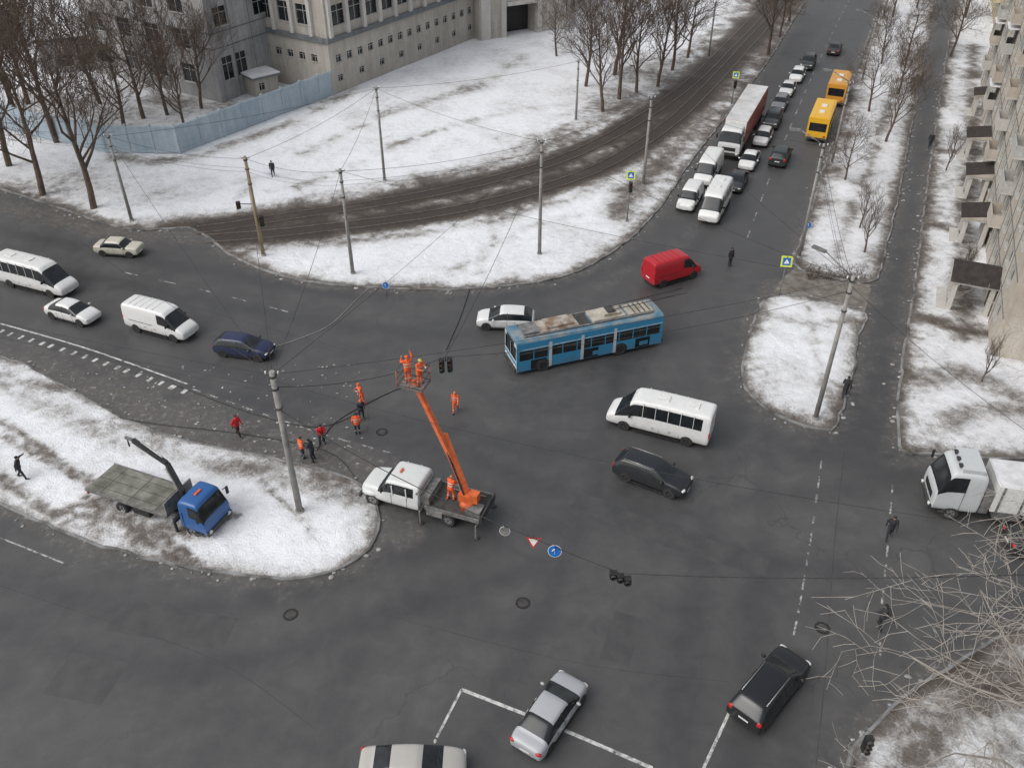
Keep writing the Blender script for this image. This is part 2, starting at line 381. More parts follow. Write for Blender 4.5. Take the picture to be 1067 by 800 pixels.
for i,(l,w) in enumerate(([([(600,520),(700,560),(800,590)],1.6),([(120,640),(240,660)],2.0),([(60,700),(120,712)],2.4),([(640,690),(655,640)],1.5)])):
    strips('asphalt_repair',px(l),w,z=.0015+.0002*i,mat=rp)
mb=MB()
mh=nmat('manhole_iron',(.02,.018,.016),(.05,.045,.042),12,.6,.5)
for p in ((857,654),(398,450),(303,640),(545,628)):
    q=G(*p); mb.tube((q.x,q.y,.0),(q.x,q.y,.010),.40,.39,mh,20); mb.tube((q.x,q.y,.010),(q.x,q.y,.014),.28,.28,M['darkgrey'],16)
mb.obj('manhole_covers')
pv=nmat('paving_slabs',(.10,.085,.072),(.22,.20,.18),1.2,.85)
mb=MB(); p=px([(829,279),(865,292),(909,297),(901,325),(860,310),(803,309),(815,290)])
mb.add([(q.x,q.y,.009) for q in p],[list(range(len(p)))[::-1]],pv); mb.obj('pavement')

# ---------------- vehicles -------------
def ring(w,wr,zb,zbelt,zt):
    h=[(0,zb),(.85*w,zb),(.985*w,zb+.1),(w,(zb+zbelt)/2),(.97*w,zbelt),(wr,zt-.25*(zt-zbelt) if zt-zbelt<.3 else zt-.07),(wr*.84,zt),(0,zt+.02)]
    return h+[(-a,b) for a,b in h[-2:0:-1]]
def loft(st,Lg,W,hs,pm_,glass=None,x0=0,z0=0):
    mb=MB(); gl=glass or M['glass']
    k1=mb.mi(pm_);k2=mb.mi(gl)
    n=14
    for (x,wf,zb,zbelt,zt,wrf,sg,tg) in st:
        for (y,z) in ring(W/2*wf,W/2*wrf,zb*hs,zbelt*hs,zt*hs): mb.v.append((x*Lg+x0,y,z+z0))
    for i in range(len(st)-1):
        sg,tg=st[i][6],st[i][7]
        for j in range(n):
            seg=j if j<7 else 13-j
            mat=k2 if ((seg==4 and (sg or tg)) or (seg in(5,6) and tg)) else k1
            a=i*n+j;b=i*n+(j+1)%n
            mb.f.append([a,a+n,b+n,b]); mb.m.append(mat); mb.sm.append(True)
    mb.f.append(list(range(n))); mb.m.append(k1); mb.sm.append(True)
    o=(len(st)-1)*n; mb.f.append([o+i for i in range(n)][::-1]); mb.m.append(k1); mb.sm.append(True)
    return mb
KIND={
'sedan':(4.5,1.78,1.0,[(-.5,.78,.42,.70,.80,.70,0,0),(-.488,.92,.28,.76,.93,.80,0,0),(-.44,.97,.22,.84,1.00,.84,0,0),(-.385,1,.2,.87,1.03,.85,0,0),(-.375,1,.2,.87,1.05,.85,0,1),(-.235,1,.2,.88,1.36,.71,0,1),(-.215,1,.2,.88,1.41,.70,1,0),(-.06,1,.2,.88,1.46,.72,1,0),(.05,1,.2,.88,1.45,.71,1,0),(.075,1,.2,.88,1.41,.71,0,1),(.255,1,.2,.87,1.04,.86,0,1),(.27,1,.2,.87,1.0,.87,0,0),(.38,.98,.2,.82,.95,.84,0,0),(.46,.93,.22,.71,.83,.80,0,0),(.492,.85,.30,.60,.70,.72,0,0),(.5,.78,.38,.55,.62,.66,0,0)],.315,.32),
'lada':(4.1,1.62,.97,[(-.5,.92,.40,.75,.92,.84,0,0),(-.492,.97,.28,.85,.98,.88,0,0),(-.46,.98,.25,.90,1.02,.9,0,0),(-.345,1,.22,.91,1.03,.89,0,0),(-.335,1,.22,.91,1.06,.88,0,1),(-.25,1,.22,.91,1.40,.77,0,1),(-.235,1,.22,.91,1.44,.76,1,0),(-.05,1,.22,.91,1.47,.77,1,0),(.09,1,.22,.91,1.46,.76,1,0),(.105,1,.22,.91,1.42,.76,0,1),(.20,1,.22,.91,1.06,.88,0,1),(.21,1,.22,.90,1.03,.9,0,0),(.44,.98,.24,.86,.98,.9,0,0),(.485,.97,.28,.80,.94,.88,0,0),(.5,.92,.38,.7,.86,.84,0,0)],.30,.30),
'hatch':(4.3,1.78,1.02,[(-.5,.82,.42,.76,.92,.74,0,0),(-.49,.93,.28,.84,1.00,.80,0,0),(-.475,.98,.22,.88,1.06,.82,0,1),(-.385,1,.2,.89,1.38,.71,0,1),(-.36,1,.2,.89,1.44,.70,1,0),(-.10,1,.2,.89,1.49,.72,1,0),(.04,1,.2,.88,1.47,.71,1,0),(.065,1,.2,.88,1.43,.71,0,1),(.255,1,.2,.87,1.06,.86,0,1),(.27,1,.2,.87,1.02,.87,0,0),(.38,.98,.2,.82,.97,.84,0,0),(.46,.93,.22,.72,.86,.80,0,0),(.492,.85,.30,.60,.70,.72,0,0),(.5,.78,.38,.55,.62,.66,0,0)],.315,.32),
'suv':(4.75,1.88,1.0,[(-.5,.86,.5,.93,1.08,.78,0,0),(-.492,.95,.36,1.0,1.17,.82,0,0),(-.478,.99,.3,1.03,1.22,.83,0,1),(-.40,1,.28,1.04,1.58,.75,0,1),(-.375,1,.28,1.04,1.65,.74,1,0),(-.20,1,.28,1.04,1.70,.75,1,0),(-.03,1,.28,1.03,1.71,.75,1,0),(.07,1,.28,1.03,1.68,.74,1,0),(.095,1,.28,1.03,1.63,.74,0,1),(.25,1,.28,1.02,1.22,.87,0,1),(.265,1,.28,1.0,1.17,.89,0,0),(.38,.99,.28,.95,1.11,.87,0,0),(.46,.95,.3,.84,1.0,.83,0,0),(.49,.88,.36,.7,.84,.76,0,0),(.5,.82,.42,.62,.74,.7,0,0)],.30,.36),
'van':(5.4,1.98,1.0,[(-.5,.95,.45,1.2,2.15,.84,0,0),(-.495,.98,.36,1.25,2.27,.88,0,0),(-.48,1,.32,1.25,2.32,.89,0,0),(-.2,1,.32,1.25,2.35,.89,0,0),(.06,1,.32,1.25,2.34,.89,0,0),(.08,1,.32,1.2,2.33,.89,1,0),(.195,1,.32,1.17,2.28,.87,1,0),(.215,1,.32,1.17,2.21,.86,0,1),(.365,1,.3,1.10,1.34,.88,0,1),(.375,1,.3,1.08,1.26,.88,0,0),(.44,.98,.3,1.0,1.14,.86,0,0),(.485,.93,.32,.85,.98,.82,0,0),(.5,.86,.42,.7,.82,.76,0,0)],.31,.34),
'bigvan':(6.9,2.05,1.0,[(-.5,.95,.45,1.3,2.4,.84,0,0),(-.495,.98,.36,1.3,2.52,.88,0,0),(-.475,1,.32,1.3,2.58,.89,0,0),(-.465,1,.32,1.38,2.6,.89,1,0),(-.2,1,.32,1.38,2.61,.89,1,0),(0,1,.32,1.38,2.6,.89,1,0),(.14,1,.32,1.34,2.58,.89,1,0),(.235,1,.32,1.22,2.5,.87,1,0),(.25,1,.32,1.18,2.42,.86,0,1),(.39,1,.3,1.10,1.38,.88,0,1),(.40,1,.3,1.08,1.28,.88,0,0),(.45,.98,.3,1.0,1.16,.86,0,0),(.487,.93,.32,.85,.98,.82,0,0),(.5,.86,.42,.7,.82,.76,0,0)],.30,.35),
'minivan':(4.6,1.8,1.0,[(-.5,.93,.42,1.0,1.5,.8,0,0),(-.49,.98,.32,1.02,1.72,.84,0,0),(-.465,1,.28,1.06,1.84,.84,0,0),(-.2,1,.28,1.06,1.88,.84,0,0),(-.02,1,.28,1.03,1.88,.84,1,0),(.10,1,.28,1.02,1.84,.82,1,0),(.12,1,.28,1.01,1.78,.81,0,1),(.27,1,.28,.98,1.2,.87,0,1),(.285,1,.28,.96,1.13,.88,0,0),(.42,.97,.28,.88,1.02,.84,0,0),(.48,.9,.3,.72,.86,.8,0,0),(.5,.82,.4,.6,.72,.7,0,0)],.31,.32),
}
def wheel(mb,x,y,r,w,sgn):
    prof=[(r*.62,-w*.5),(r*.93,-w*.5),(r,-w*.35),(r,w*.35),(r*.93,w*.5),(r*.64,w*.5),(r*.60,w*.38)]
    n=22; vs=[]; 
    for a,b in prof:
        for i in range(n):
            t=2*math.pi*i/n; vs.append((x+a*math.cos(t),y+b*sgn,r+a*math.sin(t)))
    fs=[]
    for k in range(len(prof)-1):
        for i in range(n): fs.append((k*n+i,k*n+(i+1)%n,(k+1)*n+(i+1)%n,(k+1)*n+i))
    mb.add(vs,fs,M['rubber'],True)
    yo=y+sgn*w*.36
    mb.tube((x,y-sgn*w*.3,r),(x,yo,r),r*.6,r*.6,M['steel'],n)
    mb.tube((x,yo,r),(x,yo+sgn*.03,r),r*.2,r*.15,M['darkgrey'],10)
    for i in range(5):
        t=2*math.pi*i/5; c=(x+r*.4*math.cos(t),yo+sgn*.004,r+r*.4*math.sin(t))
        mb.tube((c[0],yo,c[2]),(c[0],yo+sgn*.008,c[2]),r*.1,r*.1,M['black'],8)
def axis(mb,x,W,r,w=.2,arch=True,dual=False):
    for s in (-1,1):
        if arch: mb.tube((x,s*(W/2-.2),r+.02),(x,s*(W/2+.004),r+.02),r*1.17,r*1.17,M['black'],24)
        wheel(mb,x,s*(W/2+.012-w/2),r,w,s)
def pose(cx,cy,d):
    p=G(cx,cy)
    if isinstance(d,Vector): v=d
    else: v=G(cx+d[0]/2,cy+d[1]/2)-G(cx-d[0]/2,cy-d[1]/2)
    return p,math.atan2(v.y,v.x)
def car(name,kind,cx,cy,d,col,dirt=.5,Lg=None,rails=False,hk=1.0):
    p,a=pose(cx,cy,d); K=KIND[kind]; Lg=Lg or K[0]; W=K[1]; hs=K[2]*hk
    e=empty(name,p,a)
    pm_=paint(col,dirt)
    loft(K[3],Lg,W,hs,pm_).obj('body',e,subsurf=2)
    mb=MB(); r=K[5]*(.5+.5*hk); wx=K[4]*Lg
    for x in (-wx*1.0,wx*1.03): axis(mb,x,W,r)
    tall=kind in('van','bigvan','minivan','suv')
    hz=.85 if tall else .66
    top=max(q[4] for q in K[3])*hs
    for s in (-1,1):
        mb.ell((Lg*.472,s*W*.35,hz*hs),(.12,.19,.08),M['lamp'])
        if kind in('van','bigvan'): mb.box((-Lg*.497,s*W*.45,1.2),(.08,.12,.45),M['red'])
        else: mb.ell((-Lg*.482,s*W*.38,(hz+.15)*hs),(.09,.17,.09 if kind!='suv' else .18),M['red'])
        mx=Lg*(.20 if kind not in('bigvan','van') else .26); mz=(.98 if not tall else (1.15 if kind in('suv','minivan') else 1.35))*hs
        mb.ell((mx,s*(W/2+.09),mz),(.08,.12,.08 if not tall else .13),M['black'] if tall else pm_)
        for xx in ((-.17,-.03,.19) if not tall else (-.22,-.03,.21)):
            mb.box((xx*Lg,s*(W/2*.983),.56*hs),(.012,.03,.46*hs),M['black'])
        for xx in (-.13,.03): mb.box((xx*Lg,s*(W/2+.002),.78*hs),(.16,.03,.03),M['black'] if tall else pm_)
        mb.box((0,s*(W/2-.03),.24*hs),(Lg*.44,.08,.08),M['black'])
        if kind in('sedan','lada','hatch','suv','bigvan'):
            zb_=(.89 if not tall else 1.04 if kind=='suv' else 1.38)*hs; zt_=top-.11
            wr_=(.71 if not tall else .745 if kind=='suv' else .89)*W/2
            xs_=(-.04,) if kind!='bigvan' else (-.34,-.22,-.1,.02,.14)
            for xx in xs_: mb.beam((xx*Lg,s*(W/2*.962),zb_),(xx*Lg,s*(wr_+.012),zt_),.05,.03,M['black'] if kind!='bigvan' else pm_)
        if rails: mb.tube((-Lg*.36,s*W*.34,1.70*hs),(Lg*.06,s*W*.34,1.72*hs),.022,.022,M['steel'],6)
    mb.box((Lg*.488,0,.42*hs),(.06,W*.55,.14),M['black'])
    mb.box((-Lg*.490,0,.40*hs),(.06,W*.7,.10),M['black'])
    mb.box((Lg*.497,0,.47*hs),(.03,.5,.11),M['white']); mb.box((-Lg*.497,0,(.60 if not tall else .8)*hs),(.03,.5,.11),M['white'])
    zc=.99*hs if not tall else (1.17*hs if kind=='suv' else 1.3)
    if not tall or kind=='suv':
        for s in (-.35,.25): mb.beam((Lg*.262,s*W*.5,zc+.035),(Lg*.235,(s+.45)*W*.5,zc+.11),.02,.015,M['black'])
    if kind=='bigvan':
        for xx in (-.3,-.02): mb.box((xx*Lg,0,2.65),(.75,.6,.07),M['white'])
    if kind=='van': 
        for xx in (-.38,-.28,-.18,-.08,.02): mb.box((xx*Lg,0,2.365),(.04,1.5,.02),pm_)
        for s in (-1,1): mb.box((-.2*Lg,s*W*.497,1.1),(.40*Lg,.02,.03),M['black'])
    mb.obj('fittings',e)
    return e
W1=(.70,.70,.69)
car('silver_sedan','sedan',573,750,(45,-66),(.38,.39,.41),.3)
car('beige_sedan','sedan',431,806,(110,0),(.42,.40,.37),.3,Lg=4.7)
car('black_suv','suv',800,724,(52,-64),(.010,.011,.014),.08,rails=True,Lg=4.9)
car('dark_grey_suv','suv',679,501,(72,27),(.014,.016,.020),.12,rails=True,hk=.92)
car('white_minibus','bigvan',686,447,(-95,-24),W1,.5)
car('white_hatchback','hatch',527,339,(-60,-2),(.66,.66,.66),.4,Lg=4.5,hk=1.06)
car('red_van','van',699,290,(52,-15),(.42,.012,.022),.25,Lg=5.0)
car('dark_blue_car','hatch',256,368,(60,8),(.012,.020,.065),.2,Lg=4.4)
car('white_van','van',171,345,(75,20),W1,.4,Lg=5.7)
car('white_sedan','sedan',78,331,(55,15),W1,.45)
car('white_minibus','bigvan',42,299,(80,20),W1,.6,Lg=7.2)
car('old_sedan','lada',126,264,(48,3),(.56,.53,.45),.55)
car('white_minibus','bigvan',744,221,-RD,W1,.4,Lg=6.4)
car('white_van','minivan',718,213,-RD,W1,.4)
car('white_minibus','van',737,185,-RD,W1,.4,Lg=6.0)
car('dark_car','sedan',767,194,-RD,(.03,.035,.045),.4)
car('white_car','sedan',780,172,-RD,W1,.45)
car('dark_suv','suv',812,168,RD,(.02,.03,.03),.3)
car('white_car','hatch',794,148,-RD,W1,.45)
car('grey_car','suv',804,130,-RD,(.05,.055,.06),.4)
car('grey_car','hatch',812,112,-RD,(.2,.2,.21),.4)
car('white_car','sedan',820,97,-RD,(.6,.6,.6),.45)
car('white_car','hatch',830,83,-RD,W1,.45)
car('dark_car','suv',841,70,-RD,(.03,.035,.04),.4)
car('dark_car','sedan',869,55,RD,(.02,.022,.025),.4)
car('dark_car','sedan',1088,572,(70,4),(.02,.022,.025),.3)

def facade(mb,O,U,Nn,W,Hh,wins,mw,mg,mf=None,depth=.18,mull=True):
    O=Vector(O);U=Vector(U).normalized();Nn=Vector(Nn).normalized();Z=Vector((0,0,1))
    us=sorted(set([0,W]+[w[0] for w in wins]+[w[2] for w in wins])); vs_=sorted(set([0,Hh]+[w[1] for w in wins]+[w[3] for w in wins]))
    def P(u,v,d=0): return O+U*u+Z*v-Nn*d
    flip=(U.cross(Z)).dot(Nn)<0
    def quad(a,b,c,d,m): mb.add([a,b,c,d] if not flip else [d,c,b,a],[(0,1,2,3)],m)
    for i in range(len(us)-1):
        for j in range(len(vs_)-1):
            cu=(us[i]+us[i+1])/2; cv=(vs_[j]+vs_[j+1])/2
            if any(w[0]<cu<w[2] and w[1]<cv<w[3] for w in wins): continue
            quad(P(us[i],vs_[j]),P(us[i+1],vs_[j]),P(us[i+1],vs_[j+1]),P(us[i],vs_[j+1]),mw)
    for w in wins:
        a,b,c,d=w[:4]
        quad(P(a,b,depth),P(c,b,depth),P(c,d,depth),P(a,d,depth),mg)
        quad(P(a,b),P(c,b),P(c,b,depth),P(a,b,depth),mf or mw); quad(P(a,d,depth),P(c,d,depth),P(c,d),P(a,d),mf or mw)
        quad(P(a,b,depth),P(a,d,depth),P(a,d),P(a,b),mf or mw); quad(P(c,b),P(c,d),P(c,d,depth),P(c,b,depth),mf or mw)
        if mull and mf:
            R=Matrix((U,Nn,Z)).transposed()
            mb.box(P((a+c)/2,(b+d)/2,depth-.03),(.06,.05,(d-b)),mf,R)
            mb.box(P((a+c)/2,b+(d-b)*.68,depth-.028),((c-a),.045,.06),mf,R)
            mb.box(P((a+c)/2,b-.04,-.05),((c-a)+.1,.12,.05),mf,R)
def trolley():
    p,a=pose(608,367,(-150,31)); e=empty('trolleybus',p,a)
    bl=paint((.03,.22,.40),.5,.5); wh=paint((.48,.51,.53),.5,.5)
    mb=MB(); Lh=5.8; W=1.25
    for s in (-1,1):
        Nn=Vector((0,s,0)); O=Vector((-Lh,s*W,0))
        doors=[(9.3,10.5),(5.2,6.4),(1.0,2.2)]
        facade(mb,O+Vector((0,0,.35)),(1,0,0),Nn,11.6,.85,[(d0,.02,d1,.83) for d0,d1 in doors] if s==1 else [(9.4,.02,10.3,.83)],bl,M['glass'],M['black'],.08,False)
        ws=[(.25+i*1.12,.06,.25+i*1.12+1.04,.86) for i in range(10)]
        facade(mb,O+Vector((0,0,1.2)),(1,0,0),Nn,11.6,.92,ws,bl,M['glass'],M['black'],.03,False)
        for q in ws: mb.box(((q[0]+q[2])/2-Lh,s*(W-.012),1.2+.66),(q[2]-q[0],.012,.035),M['grey'])
        facade(mb,O+Vector((0,0,2.12)),(1,0,0),Nn,11.6,.58,[],bl,M['glass'])
        mb.box((0,s*(W+.01),2.16),(11.5,.03,.04),wh)
        for xx in (-1.9,.7,3.2): mb.box((xx,s*(W+.008),1.4),(.22,.03,2.1),wh)
        for xx in (-4.3,-.5,1.7): mb.box((xx,s*(W+.006),.7),(.7,.02,.35),paint((.03,.2,.36),.7,.5))
    for s in (-1,1):
        facade(mb,(s*Lh,-W*s,.35),(0,s,0),(s,0,0),2.5,2.35,[(.12,.9,1.22,2.0),(1.28,.9,2.38,2.0)],wh if s==1 else bl,M['glass'],M['black'],.06,False)
        mb.box((s*(Lh+.06),0,.5),(.16,2.4,.25),M['darkgrey'])
        mb.box((s*(Lh+.012),0,1.0),(.02,2.3,.18),bl if s==1 else wh)
        for y in (-.9,.9): mb.ell((s*(Lh+.02),y,.8),(.05,.13,.10),M['lamp'] if s==1 else M['red'])
    mb.box((Lh+.02,0,2.55),(.06,1.4,.25),M['black'])
    mb.box((0,0,.37),(11.5,2.44,.04),M['black'])
    n=10; vs=[]
    for x in (-Lh,-Lh*.98,Lh*.98,Lh):
        for i in range(n+1):
            t=math.pi*i/n; k=.75 if abs(x)==Lh else 1
            vs.append((x,math.cos(t)*W,2.7+.26*k*math.sin(t)**.7))
    fs=[(j*(n+1)+i,(j+1)*(n+1)+i,(j+1)*(n+1)+i+1,j*(n+1)+i+1) for j in range(3) for i in range(n)]
    fs+=[tuple(range(n+1))[::-1],tuple(3*(n+1)+i for i in range(n+1))]
    rf=nmat('trolleybus_roof',(.06,.17,.26),(.24,.26,.26),.9,.7,lo=.35,hi=.62)
    mb.add(vs,fs,rf,False)
    cream=nmat('roof_walkway',(.26,.22,.17),(.48,.45,.39),1.1,.8)
    mb.box((2.3,0,3.02),(3.0,1.5,.10),M['rust']); mb.box((2.2,0,3.16),(2.0,1.2,.22),M['rust']); mb.box((4.4,0,3.05),(1.2,1.3,.16),M['grey'])
    mb.box((-1.6,0,3.05),(2.6,1.5,.16),cream); mb.box((-1.9,0,3.22),(1.3,1.0,.22),cream); mb.box((-4.2,0,3.0),(2.0,1.4,.12),cream)
    for x in (-4.9,-4.5,-4.1,-3.7): mb.box((x,0,3.075),(.08,1.3,.03),M['darkgrey'])
    mb.box((.3,0,3.0),(.8,1.5,.1),M['darkgrey'])
    for y in (-.82,.82): mb.box((0,y,3.0),(10.2,.12,.06),M['grey'])
    for y in (-.25,.25): mb.tube((-1.9,y,3.45),(-8.0,y*1.4,3.75),.035,.025,M['black'],6)
    mb.box((-1.9,0,3.38),(.6,.8,.14),M['darkgrey'])
    axis(mb,3.7,2.5,.48,.28); axis(mb,-2.4,2.5,.48,.28)
    mb.obj('body',e)
trolley()
def small_bus(name,cx,cy,d,c,Lg=7.2,Hh=2.85):
    p,a=pose(cx,cy,d); e=empty(name,p,a); pm_=paint(c,.35,.4); h=Lg/2; W=1.15; mb=MB()
    for s in (-1,1):
        O=Vector((-h,s*W,.4)); n=int(Lg/1.2)
        facade(mb,O,(1,0,0),(0,s,0),Lg,Hh-.55,[(.3+i*1.15,.95,1.3+i*1.15,1.75) for i in range(n)],pm_,M['glass'],M['black'],.05,False)
        facade(mb,(s*h,-W*s,.4),(0,s,0),(s,0,0),2*W,Hh-.55,[(.2,.9,2*W-.2,1.85)],pm_,M['glass'],M['black'],.05,False)
        for y in (-.85,.85): mb.ell((s*(h+.02),y,.8),(.05,.14,.1),M['lamp'] if s==1 else M['red'])
        mb.box((s*(h+.05),0,.5),(.14,2.2,.22),M['darkgrey'])
    mb.box((0,0,Hh-.09),(Lg-.01,2*W-.01,.13),pm_); mb.box((0,0,Hh),(Lg-.4,2*W-.4,.08),pm_); mb.box((.8,0,Hh+.08),(.8,.6,.1),M['white']); mb.box((-1.4,0,Hh+.08),(.8,.6,.1),M['white'])
    mb.box((0,0,.42),(Lg-.05,2*W-.05,.04),M['black'])
    axis(mb,h*.6,2*W,.4,.25); axis(mb,-h*.5,2*W,.4,.25); mb.obj('body',e,bevel=.04)
small_bus('yellow_bus',853,138,RD,(.75,.42,.02)); small_bus('orange_bus',871,103,RD,(.6,.28,.03),6.6,2.7)
def cab_st(): return [(-.5,.97,.55,1.6,2.35,.9,0,0),(-.46,1,.5,1.6,2.55,.94,0,0),(-.3,1,.5,1.6,2.62,.94,0,0),(-.12,1,.5,1.55,2.62,.94,1,0),(.22,1,.5,1.5,2.6,.93,1,0),(.27,1,.5,1.5,2.5,.92,0,1),(.44,1,.5,1.45,1.66,.96,0,1),(.46,1,.5,1.4,1.56,.96,0,0),(.485,.99,.5,1.25,1.4,.95,0,0),(.5,.95,.55,1.1,1.3,.9,0,0)]
def cab(e,x0,Lc,W,hs,pm_): 
    loft(cab_st(),Lc,W,hs,pm_,x0=x0).obj('cab',e,subsurf=2)
def cab_bits(mb,xf,W,hs):
    mb.box((xf+.02,0,.62*hs),(.16,W*.96,.3),M['darkgrey']); mb.box((xf-.01,0,1.02*hs),(.05,W*.6,.3*hs),M['black'])
    for s in (-1,1):
        mb.ell((xf+.06,s*W*.38,.68*hs),(.08,.18,.11),M['lamp'])
        mb.box((xf-.15,s*(W/2+.22),2.0*hs),(.1,.16,.5),M['black']); mb.beam((xf-.2,s*W*.47,2.25*hs),(xf-.15,s*(W/2+.2),2.25*hs),.04,.04,M['black'])
        mb.box((xf-.7,s*(W/2-.05),.45*hs),(.5,.2,.06),M['darkgrey'])
        mb.box((xf-1.5,s*(W/2*.992),1.2*hs),(.015,.03,1.3*hs),M['black'])
def semi():
    fr=G(757,168); a=math.atan2(-RD.y,-RD.x); c=fr+RD*8; e=empty('semi_trailer_truck',c,a)
    wp=paint((.6,.6,.6),.4); cab(e,6.8,2.3,2.45,1.3,wp)
    mb=MB(); cab_bits(mb,7.95,2.45,1.3)
    red=paint((.30,.05,.04),.6,.5); top=nmat('trailer_tarp',(.62,.62,.62),(.42,.41,.40),.5,.7)
    mb.box((-1.3,0,2.35),(13.2,2.5,2.5),red); mb.box((-1.3,0,3.63),(13.1,2.4,.08),top)
    for i in range(9):
        for s in (-1,1): mb.box((-7.5+i*1.55,s*1.262,2.35),(.06,.03,2.45),M['grey'])
    mb.box((5.33,0,2.5),(.06,2.3,2.2),M['white'])
    mb.box((0,0,.95),(15,.9,.25),M['darkgrey'])
    for x in (7.0,3.9,-3.2,-4.5,-5.8): axis(mb,x,2.45,.5,.3,False)
    mb.obj('trailer',e)
semi()
def white_truck():
    p,a=pose(1016,531,(-80,-10)); u=Vector((math.cos(a),math.sin(a),0)); c=G(962,524)-u*5.0; e=empty('white_truck',c,a)
    wp=paint((.52,.54,.55),.5); cab(e,3.75,2.6,2.5,1.35,wp); mb=MB(); cab_bits(mb,5.05,2.5,1.35)
    mb.box((3.4,0,3.64),(1.2,2.0,.24),wp)
    for y in (-.6,0,.6): mb.box((4.05,y,3.72),(.2,.3,.12),M['darkgrey'])
    mb.box((2.2,0,1.6),(.5,2.3,1.6),M['grey']) 
    mb.box((-2.0,0,2.05),(7.8,2.5,1.9),M['white']); mb.box((-2,0,3.03),(7.7,2.4,.06),nmat('load_snow',(.7,.7,.72),(.5,.5,.5),1,.9))
    for i in range(7):
        for s in (-1,1): mb.box((-5.6+i*1.2,s*1.28,2.05),(.1,.06,1.9),M['grey'])
    mb.box((0,0,.95),(9.6,.9,.3),M['darkgrey'])
    for s in (-1,1): mb.box((.9,s*1.0,.85),(1.4,.5,.6),M['grey'])
    for x in (3.9,-2.6,-4.0): axis(mb,x,2.45,.5,.3,False)
    mb.obj('cargo_body',e,bevel=.02)
white_truck()
def tow_truck():
    p,a=pose(170,532,(75,25)); e=empty('blue_tow_truck',p,a)
    bp=paint((.018,.10,.30),.3); cab(e,3.35,1.8,2.2,1.0,bp); mb=MB(); cab_bits(mb,4.22,2.2,1.0)
    deck=nmat('deck_steel',(.10,.10,.08),(.25,.245,.215),1.1,.7)
    mb.box((-1.35,0,1.2),(6.0,2.35,.14),deck)
    for y in (-.7,0,.7): mb.box((-1.35,y,1.275),(5.9,.03,.012),M['darkgrey'])
    for x in (-3.3,-1.3,.7): mb.box((x,0,1.276),(.03,2.25,.012),M['darkgrey'])
    for s in (-1,1): mb.box((-1.35,s*1.2,1.24),(6.0,.06,.2),M['grey'])
    mb.box((1.62,0,1.7),(.08,2.3,1.0),M['grey']); mb.box((0,0,.8),(7.6,.9,.25),M['darkgrey']); mb.box((-4.4,0,.95),(.1,2.2,.35),M['red'])
    mb.box((-.4,1.0,.75),(1.2,.3,.45),M['black']); mb.box((-.4,-1.0,.75),(1.2,.3,.45),M['black'])
    mb.tube((2.05,0,.9),(2.05,0,2.5),.2,.17,M['black'],12); mb.beam((2.05,0,2.4),(.9,.55,3.6),.28,.3,M['black'])
    mb.beam((.9,.55,3.6),(-1.9,1.1,4.0),.24,.26,M['black']); mb.beam((-1.9,1.1,4.0),(-2.6,1.2,3.95),.15,.15,M['grey']); mb.tube((1.7,.2,1.9),(.6,.55,3.1),.06,.06,M['steel'],8)
    mb.tube((.6,.62,3.9),(-1.2,1.0,4.2),.05,.05,M['steel'],8); mb.tube((-2.5,1.2,3.9),(-2.5,1.2,3.3),.03,.06,M['black'],6)
    for s in(-1,1): mb.beam((2.05,0,1.0),(2.05,s*1.15,1.0),.2,.2,M['black']); mb.beam((2.05,s*1.15,1.0),(2.05,s*1.15,.15),.12,.12,M['black'])
    mb.box((3.2,0,2.66),(.16,.5,.08),M['orange'])
    axis(mb,3.1,2.1,.42,.26,False); axis(mb,-2.0,2.2,.42,.4,False)
    mb.obj('chassis',e,bevel=.015)
tow_truck()
